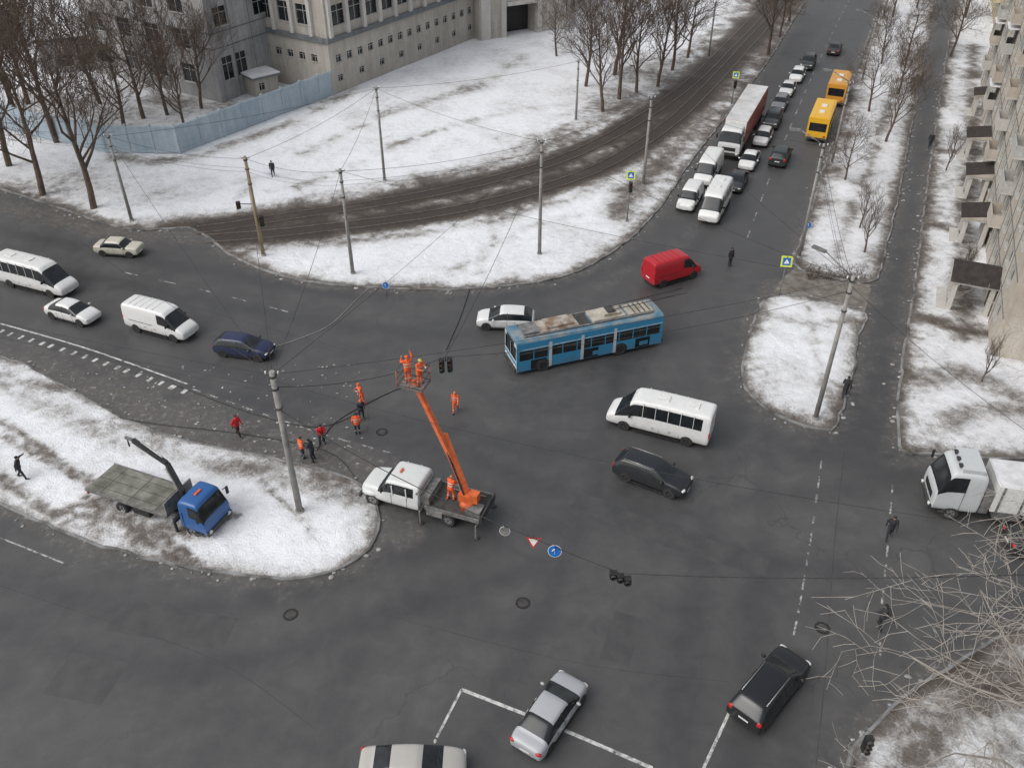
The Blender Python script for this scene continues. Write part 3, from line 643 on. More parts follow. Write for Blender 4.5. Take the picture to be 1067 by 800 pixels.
def lift_truck():
    p,a=pose(447,528,(-78,-21)); e=empty('aerial_lift_truck',p,a); wp=paint((.64,.65,.64),.4)
    st=[(-.5,.95,.6,1.45,2.1,.86,0,0),(-.48,.98,.55,1.45,2.3,.88,0,0),(-.44,1,.55,1.45,2.35,.88,1,0),(-.2,1,.55,1.45,2.38,.88,1,0),(.02,1,.55,1.45,2.34,.87,1,0),(.04,1,.55,1.45,2.28,.86,0,1),(.14,.98,.55,1.4,1.60,.86,0,1),(.155,.97,.55,1.38,1.53,.85,0,0),(.4,.86,.55,1.3,1.48,.72,0,0),(.48,.82,.55,1.15,1.36,.68,0,0),(.5,.78,.6,1.0,1.2,.64,0,0)]
    loft(st,3.9,2.3,1.0,wp,x0=2.0).obj('cab',e,subsurf=2)
    mb=MB(); mb.box((4.0,0,.62),(.14,2.2,.22),M['darkgrey']); mb.box((3.94,0,1.0),(.06,1.0,.45),M['black'])
    for s in (-1,1):
        mb.ell((3.3,s*.95,.98),(.55,.22,.2),wp); mb.ell((3.9,s*.7,1.0),(.08,.13,.13),M['lamp']); mb.box((2.35,s*1.3,1.75),(.08,.2,.3),M['black'])
        for xx in (.85,1.75): mb.box((xx,s*1.125,1.75),(.07,.06,.75),wp)
        for xx in (.85,1.85,.1): mb.box((xx,s*1.14,1.05),(.015,.03,.8),M['black'])
        mb.box((-2.0,s*1.12,1.12),(3.4,.06,.3),M['grey']); mb.box((-.9,s*1.0,.8),(1.0,.35,.4),M['grey'])
        for x in (-.1,-3.6): mb.beam((x,s*.9,.9),(x,s*1.4,.9),.14,.14,M['darkgrey']); mb.beam((x,s*1.4,1.0),(x,s*1.4,.06),.09,.09,M['grey']); mb.tube((x,s*1.4,.0),(x,s*1.4,.06),.2,.2,M['darkgrey'],10)
    mb.box((-1.9,0,1.05),(3.8,2.2,.12),M['darkgrey']); mb.box((0,0,.8),(7.4,.8,.22),M['black']); mb.box((-.2,0,1.4),(.6,1.8,.6),M['grey'])
    mb.box((-3.2,.5,1.3),(.9,.8,.4),M['grey']); mb.box((-3.8,0,1.2),(.1,2.2,.5),M['darkgrey']); mb.box((-2.6,-.6,1.25),(.8,.5,.3),M['rust']); mb.tube((-1.2,-.8,1.2),(-3.4,-.8,1.25),.05,.05,M['grey'],6)
    mb.box((0.1,.2,2.0),(.2,1.9,.1),M['grey']); mb.box((1.6,0,2.43),(.12,.35,.08),M['orange'])
    axis(mb,3.2,2.1,.45,.26,False); axis(mb,-1.7,2.2,.45,.42,False)
    mb.obj('chassis',e,bevel=.012)
    inv=(Matrix.Translation(p)@Matrix.Rotation(a,4,'Z')).inverted()
    B0=inv@G(487,517,1.9); T=inv@G(431,396,8.6); Mid=inv@G(462,452,5.3)
    mb=MB(); mb.tube((B0.x,B0.y,1.1),(B0.x,B0.y,1.7),.5,.42,M['orange'],18)
    mb.box((B0.x,B0.y,1.95),(.9,.7,.5),M['orange']); mb.box((B0.x-.5,B0.y+.1,2.1),(.5,.5,.6),M['orange'])
    back=(B0-Mid).normalized()
    mb.beam(B0+back*.9,Mid,.34,.38,M['orange']); mb.beam(B0-back*1.5,T,.24,.27,M['orange'])
    mb.tube(B0+Vector((.3,.1,-.2)),B0-back*1.8+Vector((0,0,-.05)),.09,.06,M['steel'],8)
    mb.beam(B0+Vector((0,.3,.1)),Mid+Vector((0,.28,0)),.08,.08,M['black'])
    k=T+Vector((0,0,-.3))
    mb.box(k+Vector((.0,0,.05)),(1.5,1.1,.08),M['grey'])
    for z in (.15,.6,1.1):
        for s in (-1,1):
            mb.tube(k+Vector((-.75,s*.55,z)),k+Vector((.75,s*.55,z)),.022,.022,M['darkgrey'],6); mb.tube(k+Vector((s*.75,-.55,z)),k+Vector((s*.75,.55,z)),.022,.022,M['darkgrey'],6)
    for sx in (-.75,0,.75):
        for s in (-1,1): mb.tube(k+Vector((sx,s*.55,0)),k+Vector((sx,s*.55,1.1)),.022,.022,M['orange'],6)
    mb.obj('boom_and_basket',e)
lift_truck()
BASK=G(431,396,8.6)
# ---------------- people -------------
_cl={}
def cloth(c):
    if c not in _cl: _cl[c]=nmat('cloth',tuple(x*.7 for x in c),c,9,.85)
    return _cl[c]
def person(name,loc,ang,pose_='stand',jacket=(.03,.03,.035),trous=(.03,.03,.04),hat=(.02,.02,.02),vest=False,hgt=1.78):
    k=hgt/1.76
    hip=[Vector((0,s*.1,.92)) for s in (-1,1)]; knee=[Vector((.02,s*.11,.5)) for s in (-1,1)]; ank=[Vector((0,s*.12,.09)) for s in (-1,1)]
    sh=[Vector((0,s*.19,1.43)) for s in (-1,1)]; el=[Vector((-.02,s*.26,1.14)) for s in (-1,1)]; wr=[Vector((.07,s*.27,.90)) for s in (-1,1)]
    lean=0
    if pose_=='walk':
        knee=[Vector((.16,-.1,.53)),Vector((-.02,.1,.5))]; ank=[Vector((.24,-.1,.11)),Vector((-.28,.1,.17))]
        el=[Vector((-.14,-.25,1.16)),Vector((.10,.25,1.15))]; wr=[Vector((-.08,-.27,.93)),Vector((.28,.24,.98))]; lean=.05
    if pose_=='work':
        el=[Vector((.12,-.25,1.18)),Vector((.12,.25,1.18))]; wr=[Vector((.36,-.14,1.22)),Vector((.36,.14,1.25))]; lean=.12
        knee=[Vector((.08,-.14,.5)),Vector((.02,.14,.5))]; ank=[Vector((.02,-.18,.09)),Vector((-.1,.18,.09))]
    if pose_=='reach':
        el=[Vector((.1,-.32,1.55)),Vector((.12,.3,1.35))]; wr=[Vector((.22,-.28,1.8)),Vector((.32,.2,1.5))]
    if pose_=='arms':
        knee=[Vector((.14,-.14,.53)),Vector((-.05,.14,.5))]; ank=[Vector((.25,-.18,.1)),Vector((-.3,.2,.12))]
        el=[Vector((.0,-.45,1.34)),Vector((.02,.45,1.36))]; wr=[Vector((.1,-.68,1.25)),Vector((.12,.68,1.3))]; lean=.1
    def ln(v):
        return Vector((v.x+lean*max(0,v.z-.9)*1.6,v.y,v.z-lean*.1*max(0,v.z-.9)))
    sh=[ln(v) for v in sh]; el=[ln(v) for v in el]; wr=[ln(v) for v in wr]; head=ln(Vector((.02,0,1.63)))
    mb=MB(); m0=M['skin']; bones=[]
    def limb(a,b,r0,r1,lab):
        mb.tube(a,b,r0,r1,m0,12); mb.ell(a,(r0,r0,r0),m0,10,6); mb.ell(b,(r1,r1,r1),m0,10,6); bones.append((a,b,(r0+r1)/2,lab))
    prof=[(.80,.145,.195),(.95,.15,.20),(1.08,.14,.19),(1.25,.16,.215),(1.38,.145,.225),(1.46,.10,.18),(1.50,.07,.09),(1.58,.055,.058)]
    n=14; vs=[]
    for z,rx,ry in prof:
        c=ln(Vector((0,0,z)))
        for i in range(n):
            t=2*math.pi*i/n; vs.append((c.x+rx*math.cos(t),c.y+ry*math.sin(t),c.z))
    fs=[(j*n+i,j*n+(i+1)%n,(j+1)*n+(i+1)%n,(j+1)*n+i) for j in range(len(prof)-1) for i in range(n)]
    fs+=[tuple(range(n))[::-1],tuple((len(prof)-1)*n+i for i in range(n))]
    mb.add(vs,fs,m0); bones.append((ln(Vector((0,0,.95))),ln(Vector((0,0,1.42))),.18,1)); bones.append((ln(Vector((0,0,1.54))),head,.06,0))
    for i in (0,1):
        limb(hip[i],knee[i],.11,.078,2); limb(knee[i],ank[i],.078,.058,2)
        toe=ank[i]+Vector((.17,0,-.05)); limb(ank[i]+Vector((-.03,0,-.04)),toe,.05,.042,3)
        limb(sh[i],el[i],.085,.066,1); limb(el[i],wr[i],.064,.046,1)
    mb.ell(head,(.098,.078,.12),m0,14,10); mb.ell(head+Vector((.1,0,-.01)),(.022,.015,.03),m0,8,6); bones.append((head+Vector((0,0,-.04)),head+Vector((0,0,.03)),.09,0))
    for s in(-1,1): mb.ell(head+Vector((0,s*.08,0)),(.02,.016,.032),m0,8,6)
    t=mb.obj('tmp'); q=t.modifiers.new('r','REMESH'); q.mode='VOXEL'; q.voxel_size=.024; q.use_smooth_shade=True
    q=t.modifiers.new('s','SMOOTH'); q.iterations=3; q.factor=.5
    dg=bpy.context.evaluated_depsgraph_get(); me=bpy.data.meshes.new_from_object(t.evaluated_get(dg)); bpy.data.objects.remove(t)
    me.materials.clear()
    for m in [M['skin'],cloth(jacket),cloth(trous),M['black'],M['white'],cloth(hat)]: me.materials.append(m)
    nf=len(me.polygons); cen=np.zeros(nf*3); me.polygons.foreach_get('center',cen); cen=cen.reshape(-1,3)
    best=np.full(nf,1e9); lab=np.zeros(nf,int)
    for a,b,r,l in bones:
        A=np.array(a);B=np.array(b);d=B-A;tt=np.clip(((cen-A)@d)/max(d@d,1e-9),0,1)
        dd=np.linalg.norm(cen-A-tt[:,None]*d,axis=1)-r; kk=dd<best; best[kk]=dd[kk]; lab[kk]=l
    if vest:
        z=cen[:,2]; lab[(lab==1)&(((z>1.08)&(z<1.13))|((z>1.26)&(z<1.30)))&(np.abs(cen[:,1])<.23)]=4; lab[(lab==2)&(z>.3)&(z<.35)]=4
    me.polygons.foreach_set('material_index',lab.astype(np.int32)); me.polygons.foreach_set('use_smooth',[True]*nf)
    e=empty(name,loc,ang); e.scale=(k,k,k)
    o=bpy.data.objects.new('body',me); scene.collection.objects.link(o); o.parent=e
    mb=MB()
    mb.ell(head+Vector((-.012,0,.045)),(.112,.096,.09),cloth(hat),14,8)
    if vest: mb.ell(head+Vector((.03,0,.05)),(.12,.09,.02),cloth(hat),12,4)
    for s in(-1,1): mb.ell(head+Vector((.092,s*.03,.012)),(.008,.012,.008),M['black'],6,4)
    mb.box(head+Vector((.092,0,-.055)),(.01,.04,.008),M['signred'])
    gm=M['black'] if not vest else cloth((.3,.28,.22))
    for i in (0,1):
        d=(wr[i]-el[i]).normalized(); sd=d.cross(Vector((1,0,.2))).normalized(); nn=d.cross(sd)
        mb.beam(wr[i]-d*.01,wr[i]+d*.09,.075,.032,gm)
        for j,(off,ll) in enumerate(((-.028,.07),(-.009,.08),(.010,.076),(.029,.06))):
            b0=wr[i]+d*.085+sd*off; b1=b0+d*ll*.55; b2=b1+(d*.6+nn*.8).normalized()*ll*.5
            mb.tube(b0,b1,.0095,.009,gm,6); mb.tube(b1,b2,.009,.007,gm,6)
        b0=wr[i]+d*.03+sd*.035; mb.tube(b0,b0+(d+sd*.8).normalized()*.055,.012,.009,gm,6)
    mb.obj('head_and_hands',e)
    return e
OR=(.85,.13,.03); NV=(.03,.035,.055)
def P(x,y,ang,**k): 
    return person(k.pop('name','pedestrian'),G(x,y,k.pop('z',0)),math.radians(ang),**k)
P(378,420,-150,name='road_worker',pose_='work',jacket=OR,trous=OR,hat=OR,vest=True)
P(373,452,100,name='road_worker',pose_='stand',jacket=OR,trous=NV,hat=NV,vest=True)
P(377,437,-60,name='road_worker',pose_='work',jacket=NV,trous=NV,hat=OR)
P(475,429,-100,name='road_worker',pose_='walk',jacket=OR,trous=OR,hat=(.6,.2,.1),vest=True)
P(249,454,-30,name='road_worker',pose_='walk',jacket=(.6,.02,.03),trous=(.05,.02,.02),hat=(.1,.02,.02))
P(316,477,40,name='road_worker',pose_='stand',jacket=OR,trous=NV,hat=(.05,.05,.05),vest=True)
P(327,480,160,name='road_worker',pose_='work',jacket=(.03,.035,.05),trous=(.02,.02,.03))
P(336,463,-60,name='road_worker',pose_='work',jacket=(.6,.02,.03),trous=NV)
person('lift_operator',BASK+Vector((-.3,.1,-.22)),2.0,'reach',OR,OR,OR,True)
person('lift_operator',BASK+Vector((.35,-.1,-.22)),-.8,'work',OR,OR,(.6,.5,.1),True)
person('road_worker',G(470,520,1.11),1.0,'work',OR,OR,(.5,.2,.1),True)
P(24,498,10,pose_='arms',z=.18); P(760,277,-60,pose_='stand'); P(879,414,70,pose_='walk'); P(925,560,-110,pose_='walk')
P(916,654,100,pose_='walk',jacket=(.05,.05,.05),trous=(.02,.02,.02)); P(968,154,-110,pose_='walk',z=.1); P(285,184,-80,pose_='walk',z=.15)
# ---------------- poles -------------
WP={}
def pole(name,b,t,r0=.17,r1=.11,mat=None,lamp=None,key=None):
    p=G(*b); z=topz(p,t); mat=mat or M['conc']; e=empty(name,p)
    mb=MB(); mb.tube((0,0,-.05),(0,0,z),r0,r1,mat,14); mb.tube((0,0,0),(0,0,.35),r0*1.35,r0*1.3,M['conc'],12)
    for zz in (z-.3,z-1.1,z-2.4):
        if zz>1: mb.tube((0,0,zz-.05),(0,0,zz+.05),r1*1.45,r1*1.45,M['darkgrey'],10)
    mb.tube((0,0,z-.15),(.35,0,z-.15),.03,.03,M['darkgrey'],6); mb.tube((0,0,z-.15),(-.35,0,z-.15),.03,.03,M['darkgrey'],6)
    for s in (-.33,.33): mb.tube((s,0,z-.15),(s,0,z+.02),.05,.04,M['white'],8)
    if lamp:
        d=Vector(lamp).normalized(); q=Vector((0,0,z-.1)); r=d*2.0+Vector((0,0,z+.9))
        mb.tube(q,r,.05,.04,M['grey'],8); mb.beam(r,r+d*.9+Vector((0,0,.05)),.28,.14,M['grey']); mb.beam(r+Vector((0,0,-.06))+d*.1,r+d*.85+Vector((0,0,-.03)),.2,.06,M['lamp'])
    mb.obj('post',e); WP[key or name]=Vector((p.x,p.y,z)); return e
pole('utility_pole',(313,535),387,.2,.15,key='a')
pole('utility_pole',(275,268),163,.17,.13,nmat('pole_yellowish',(.22,.17,.1),(.34,.28,.18),1,.9),key='b')
pole('utility_pole',(368,287),176,key='c'); pole('utility_pole',(401,190),90,.15,.1,key='d'); pole('utility_pole',(138,232),140,key='e')
pole('utility_pole',(562,267),145,key='f'); pole('utility_pole',(670,195),100,key='g'); pole('utility_pole',(600,127),62,.15,.1,key='h')
pole('street_lamp',(849,438),288,.17,.12,lamp=(-.6,.6,0),key='i'); pole('street_lamp',(832,270),150,.15,.1,lamp=(-.9,.3,0),key='j')
pole('street_lamp',(866,172),85,.14,.1,lamp=(-.9,.3,0),key='k'); pole('street_lamp',(898,85),20,.14,.1,lamp=(-.9,.3,0),key='l')
pole('utility_pole',(738,62),2,.14,.1,key='m'); pole('utility_pole',(920,20),-40,key='n'); pole('utility_pole',(790,5),-50,key='o')
pole('street_lamp',(1120,780),570,.17,.12,lamp=(-1,.2,0),key='q')
pole('utility_pole',(-60,215),110,key='r'); pole('utility_pole',(-150,450),270,key='s')
def sag(mb,a,b,s=.4,r=.018,n=14,mat=None):
    a=Vector(a);b=Vector(b);pr=a
    for i in range(1,n+1):
        t=i/n; q=a.lerp(b,t); q.z-=s*4*t*(1-t); mb.tube(pr,q,r,r,mat or M['black'],4,False); pr=q
mb=MB(); D=Vector((0,0,-.2))
for a,b in (('a','s'),('a','r'),('b','c'),('c','f'),('f','g'),('g','h'),('b','e'),('e','r'),('d','h'),('c','d'),('f','i'),('i','j'),('j','k'),('k','l'),('g','m'),('m','o'),('g','j'),('a','c'),('b','a'),('h','m'),('l','n'),('e','d'),('f','d'),('a','i'),('c','i'),('b','d'),('a','f'),('i','g'),('a','e')):
    sag(mb,WP[a]+D,WP[b]+D,.5,.015)
for k in (1.0,1.35):
    dz=Vector((0,0,-k)) 
    for a,b in (('c','f'),('f','g'),('g','m'),('b','c'),('e','b'),('r','e'),('i','j'),('j','k'),('k','l'),('a','s')): sag(mb,WP[a]+dz,WP[b]+dz,.45,.012)
sag(mb,WP['a']+Vector((0,0,-.6)),WP['q']+Vector((0,0,-.3)),1.2,.015,24); sag(mb,WP['i']+Vector((0,0,-.6)),WP['q']+Vector((0,0,-.2)),.8,.015,20)
mb.obj('overhead_wires')
LENS=[nmat('red_lens',(.12,.01,.01),(.18,.02,.02),4,.3),nmat('amber_lens',(.16,.08,.01),(.2,.1,.02),4,.3),nmat('green_lens',(.01,.08,.05),(.02,.12,.07),4,.3)]
def lights(mb,p,n=3,ax=Vector((1,0,0)),vertical=False):
    for i in range(n):
        q=p+(Vector((0,0,-.32*i)) if vertical else ax*.36*(i-(n-1)/2))
        mb.box(q,(.32,.26,.31) if vertical else (.34,.3,.36),M['black'])
        mb.tube(q+Vector((0,-.13,0)),q+Vector((0,-.28,0)),.13,.13,M['darkgrey'],12,False); mb.tube(q+Vector((0,-.131,0)),q+Vector((0,-.15,0)),.11,.10,LENS[i%3],12)
cz=5.6
W0=WP['a']+Vector((0,0,-2.5)); Wq=WP['q']+Vector((0,0,-1.0))
c1=G(526,548,cz); c2=G(647,597,cz-.2)
mb=MB()
for a,b,s in ((W0,c1,.5),(c1,c2,.05),(c2,Wq,.5)): sag(mb,a,b,s,.03,16)
mb.obj('signal_span_cable')
e=empty('hanging_traffic_light',c2); mb=MB(); u=(c2-c1).normalized(); lights(mb,Vector((0,0,-.3)),3,u); mb.tube((0,0,0),(0,0,-.3),.03,.03,M['black'],6); mb.obj('signal_head',e)
def rsign(name,pos,kind,r=.38):
    e=empty(name,pos); mb=MB(); n=Vector((-.1,-1,.25)).normalized() 
    R=n.to_track_quat('Z','Y').to_matrix()
    if kind=='tri':
        for rr,z,m in ((r*1.25,0,M['signred']),(r*.85,.012,M['white'])):
            vs=[R@Vector((rr*math.sin(t),-rr*math.cos(t),z)) for t in (0,2*math.pi/3,4*math.pi/3)]+[R@Vector((rr*math.sin(t),-rr*math.cos(t),z-.02)) for t in (0,2*math.pi/3,4*math.pi/3)]
            mb.add(vs,[(0,1,2),(5,4,3),(0,3,4,1),(1,4,5,2),(2,5,3,0)],m)
    elif kind=='sq':
        mb.box((0,0,0),(r*2,r*2,.03),M['yellow'],R); mb.box(n*.02,(r*1.4,r*1.4,.02),M['blue'],R)
        mb.add([n*.034+R@Vector(v) for v in ((-.5*r,-.4*r,0),(.5*r,-.4*r,0),(0,.5*r,0))],[(0,1,2)],M['white'])
    else:
        mb.tube(-n*.01,n*.01,r,r,M['white'],20); mb.tube(n*.01,n*.016,r*.92,r*.92,M['blue'] if kind=='blue' else M['grey'],20)
        if kind=='blue': mb.beam(n*.03+Vector((0,0,-r*.5)),n*.03+Vector((0,0,r*.5)),.07,.02,M['white']); mb.beam(n*.03+Vector((0,0,r*.5)),n*.03+Vector((-r*.4,0,r*.1)),.06,.02,M['white'])
    mb.tube((0,0,.2),(0,0,.5),.015,.015,M['black'],5)
    mb.obj('plate',e); return e
rsign('hanging_round_sign',G(526,553,cz-.3),'grey',.27); rsign('hanging_give_way_sign',G(556,564,cz-.35),'tri',.34); rsign('hanging_direction_sign',G(578,574,cz-.35),'blue',.34)
mb=MB(); c3=G(464,372,6.2); sag(mb,WP['a']+Vector((0,0,-1)),c3,.6,.02); sag(mb,c3,WP['i']+Vector((0,0,-1)),.8,.018); sag(mb,c3,WP['f']+Vector((0,0,-1)),.8,.018); mb.obj('signal_span_cable')
e=empty('hanging_traffic_light',c3); mb=MB(); lights(mb,Vector((-.25,0,-.3)),3,vertical=True); lights(mb,Vector((.25,.1,-.3)),3,vertical=True); mb.tube((0,0,0),(0,0,-.3),.04,.04,M['black'],6); mb.obj('signal_head',e)
def post_signal(b,hz,sign=None,name='traffic_light'):
    p=G(*b); e=empty(name,p); mb=MB(); mb.tube((0,0,0),(0,0,hz),.07,.06,M['grey'],10); lights(mb,Vector((.05,-.2,hz-.2)),3,vertical=True); mb.obj('signal',e)
    if sign: s=rsign('sign_plate',Vector((0,-.1,hz+.6)),sign,.4); s.parent=e
post_signal((653,232),4.2,'sq')
p=WP['b']; e=empty('traffic_light',(p.x,p.y,0)); mb=MB(); lights(mb,Vector((.45,-.1,3.9)),3,vertical=True); lights(mb,Vector((-1.3,-.1,5.2)),2,vertical=True); mb.beam((0,0,5.1),(-1.2,0,5.1),.05,.05,M['black']); mb.beam((0,0,3.5),(.4,0,3.5),.05,.05,M['black']); mb.obj('signal_head',e)
post_signal((888,800),2.8); post_signal((762,110),3.2,'sq')
def ped_sign(b,name,kind='sq',hz=2.4,r=.4):
    p=G(*b); e=empty(name,p); mb=MB(); mb.tube((0,0,0),(0,0,hz),.04,.04,M['grey'],8); mb.obj('post',e); s=rsign('sign_plate',Vector((0,-.05,hz+.2)),kind,r); s.parent=e
ped_sign((812,308),'pedestrian_crossing_sign','sq',3.0,.45); ped_sign((836,262),'direction_sign','blue',2.4,.3); ped_sign((403,308),'direction_sign','blue',.8,.3)
fw=MB(); lw=nmat('fallen_cable_sheath',(.28,.27,.26),(.42,.42,.4),3,.5)
def lay(pts,r,m):
    pts=cr(px(pts),False,.6)
    for i in range(len(pts)-1): fw.tube((pts[i].x,pts[i].y,.03),(pts[i+1].x,pts[i+1].y,.03),r,r,m,5,False)
lay([(285,362),(315,352),(345,338),(372,312),(385,300)],.025,lw); lay([(330,470),(350,440),(400,412),(425,402)],.03,M['black']); lay([(465,365),(480,330),(490,300)],.03,M['black'])
lay([(60,420),(150,440),(250,452),(340,470),(372,500)],.025,M['black']); lay([(180,400),(260,430),(330,445),(375,430)],.025,M['black'])
fw.obj('fallen_cable')
# ---------------- buildings -------------
def wallmat(name,c1,c2,sc=.25):
    m,nt,b=new_mat(name); co=objco(nt)
    n1=noise_node(nt,co,sc,6,.65); n2=noise_node(nt,co,3,4,.7)
    mp=N(nt,'ShaderNodeMapping'); mp.inputs['Scale'].default_value=(1.5,1.5,.12); nt.links.new(co,mp.inputs[0]); n3=noise_node(nt,mp.outputs[0],1.0,5,.7)
    f=mth(nt,'ADD',mth(nt,'MULTIPLY',n1,.4),mth(nt,'ADD',mth(nt,'MULTIPLY',n2,.2),mth(nt,'MULTIPLY',n3,.4)))
    nt.links.new(ramp(nt,f,[(.38,c1),(.6,c2)]),b.inputs['Base Color']); b.inputs['Roughness'].default_value=.9; bump(nt,b,n2,.3,.03); return m
beige=wallmat('beige_plaster',(.30,.275,.24),(.48,.45,.405)); grey=wallmat('grey_concrete',(.20,.20,.205),(.40,.395,.39)); greyd=wallmat('dark_band',(.10,.11,.12),(.18,.19,.2))
light=wallmat('pilaster_plaster',(.42,.40,.37),(.56,.54,.51)); fb=wallmat('fence_paint',(.26,.34,.40),(.43,.49,.54)); yel=wallmat('yellow_plaster',(.42,.34,.18),(.58,.5,.3)); ap=wallmat('apartment_panel',(.36,.31,.25),(.52,.475,.41))
frame=nmat('window_frame',(.36,.36,.34),(.5,.5,.47),3,.6); roofm=nmat('roof_snow',(.6,.6,.62),(.4,.4,.4),.3,.9)
SNOWP=nmat('roof_snow_cap',(.78,.78,.80),(.62,.62,.64),.8,.9,bm=.3)
def wall_between(mb,a,b,z0,h,wins,mw,side,mf=frame,depth=.2,mull=True,mg=None):
    a=Vector((a[0],a[1],0));b=Vector((b[0],b[1],0)); U=(b-a); W=U.length; U/=W; n=Vector((-U.y,U.x,0))*side
    facade(mb,a+Vector((0,0,z0)),U,n,W,h,[w for w in wins if w[2]<W-.2],mw,mg or M['glass'],mf,depth,mull); return W,U,n
c0=G(348,101).xy; c1_=G(500,39).xy; dU=(c1_-c0).normalized(); W1_=(c1_-c0).length+2; dn=Vector((-dU.y,dU.x))
cl=c0+dn*12.5
def at(a,U,u,z,n,d): return Vector((a[0],a[1],0))+U*u+n*d+Vector((0,0,z))
e=empty('factory_building',(0,0,0)); mb=MB(); hb=6.6
W,U,n=wall_between(mb,c0,c0+dU*W1_,0,hb,[(1.2+i*2.1,4.0,2.2+i*2.1,4.9) for i in range(17)]+[(1.2+i*4.2,1.6,2.2+i*4.2,2.4) for i in range(8)],beige,-1)
Wl,Ul,nl=wall_between(mb,cl,c0,0,hb,[(1.0+i*2.1,4.0,2.0+i*2.1,4.9) for i in range(6)],beige,-1)
R1=Matrix((U,n,Vector((0,0,1)))).transposed(); R2=Matrix((Ul,nl,Vector((0,0,1)))).transposed()
mb.box(at(c0,U,W/2+.2,hb+.3,n,-.1),(W+.9,.9,.6),greyd,R1); mb.box(at(cl,Ul,Wl/2-.2,hb+.3,nl,-.12),(Wl-.5,.86,.598),greyd,R2)
h2=13
wall_between(mb,c0,c0+dU*W1_,hb+.6,h2,[(1.3+i*3.2,1.2+j*4,3.6+i*3.2,3.6+j*4) for i in range(11) for j in range(3)],beige,-1)
wall_between(mb,cl,c0,hb+.6,h2,[(1.3+i*3.2,1.2+j*4,3.6+i*3.2,3.6+j*4) for i in range(3) for j in range(3)],beige,-1)
for i in range(12): mb.box(at(c0,U,.6+i*3.2,hb+.6+h2/2,n,.2),(.55,.45,h2-.01),light,R1)
for i in range(4): mb.box(at(cl,Ul,.6+i*3.2,hb+.6+h2/2,nl,.2),(.55,.45,h2-.01),light,R2)
pts=[c0,c0+dU*W1_,c0+dU*W1_+dn*12.5,cl]
wall_between(mb,pts[1],pts[2],0,hb+.6+h2,[],beige,-1); wall_between(mb,pts[2],pts[3],0,hb+.6+h2,[],beige,-1)
mb.add([(p.x,p.y,hb+.6+h2-.02) for p in pts],[(0,1,2,3)],roofm); mb.obj('walls_and_windows',e)
g0=G(500,44).xy; g1=G(589,31).xy; e=empty('gatehouse',(0,0,0)); mb=MB(); W=(g1-g0).length; s=W/89
W,U,n=wall_between(mb,g0,g1,0,9,[(27*s,0.02,57*s,4.6)],beige,-1,beige,2.5,False,M['black'])
dg2=Vector((-U.y,U.x)); R1=Matrix((U,n,Vector((0,0,1)))).transposed()
for u,w in ((1.0,1.6),(26.2*s-.4,.8),(57.5*s+.5,.8),(W-1,1.6)): mb.box(at(g0,U,u,4.5,n,.15),(w,.3,8.98),light,R1)
mb.box(at(g0,U,42*s,4.95,n,.25),(30*s,.4,.5),light,R1)
pts=[g0,g1,g1+dg2*12,g0+dg2*12]
for i in (1,2,3): wall_between(mb,pts[i],pts[(i+1)%4],0,9,[],beige,-1)
mb.add([(p.x,p.y,9) for p in pts],[(0,1,2,3)],roofm); mb.obj('walls_and_gate',e)
w0=g1+Vector((U.x,U.y))*.5+dg2*3; w1=w0+Vector((RD.x,RD.y))*60; e=empty('factory_wing',(0,0,0)); mb=MB()
q=[w0,w1,w1+Vector((-RD.y,RD.x))*15,w0+Vector((-RD.y,RD.x))*15]
for i in range(4): wall_between(mb,q[i],q[(i+1)%4],0,7,[(1.5+k*4,1.2,4+k*4,3) for k in range(14)]+[(1.5+k*4,4.2,4+k*4,6) for k in range(14)],beige,-1)
mb.add([(p.x,p.y,6.99) for p in q],[(0,1,2,3)],roofm); mb.obj('walls',e)
b0=G(232,109).xy; b1=G(282,89).xy; b2=G(70,70).xy; e=empty('grey_concrete_building',(0,0,0)); mb=MB(); hg=20
dA=(b1-b0).normalized(); dB=(b2-b0).normalized(); q=[b0,b0+dA*14,b0+dA*14+dB*24,b0+dB*24]
W,U,n=wall_between(mb,q[0],q[1],0,hg,[(1.2,2.6,3.0,5.4),(3.6,2.6,5.4,5.4)]+[(1.2+k*6.8,9+j*5,3.4+k*6.8,11.2+j*5) for k in range(2) for j in range(2)],grey,-1)
W2,U2,n2=wall_between(mb,q[3],q[0],0,hg,[(1.5+k*5.4,2+j*4.2,4+k*5.4,4.3+j*4.2) for k in range(4) for j in range(4)],grey,-1)
R1=Matrix((U,n,Vector((0,0,1)))).transposed(); R2=Matrix((U2,n2,Vector((0,0,1)))).transposed()
for z in (6.6,8.4,14): mb.box(at(q[0],U,W/2,z,n,.03),(W,.1,.10),greyd,R1); mb.box(at(q[3],U2,W2/2,z+.12,n2,.03),(W2,.1,.10),greyd,R2)
for u in (3.5,7,10.5): mb.box(at(q[0],U,u,hg/2,n,.01),(.06,.06,hg-.1),greyd,R1)
for u in (4.6,10,15.4): mb.box(at(q[3],U2,u,hg/2,n2,.01),(.06,.06,hg-.1),greyd,R2)
wall_between(mb,q[1],q[2],0,hg,[],grey,-1); wall_between(mb,q[2],q[3],0,hg,[],grey,-1)
mb.add([(p.x,p.y,hg-.02) for p in q],[(0,1,2,3)],roofm); mb.obj('walls_and_windows',e)
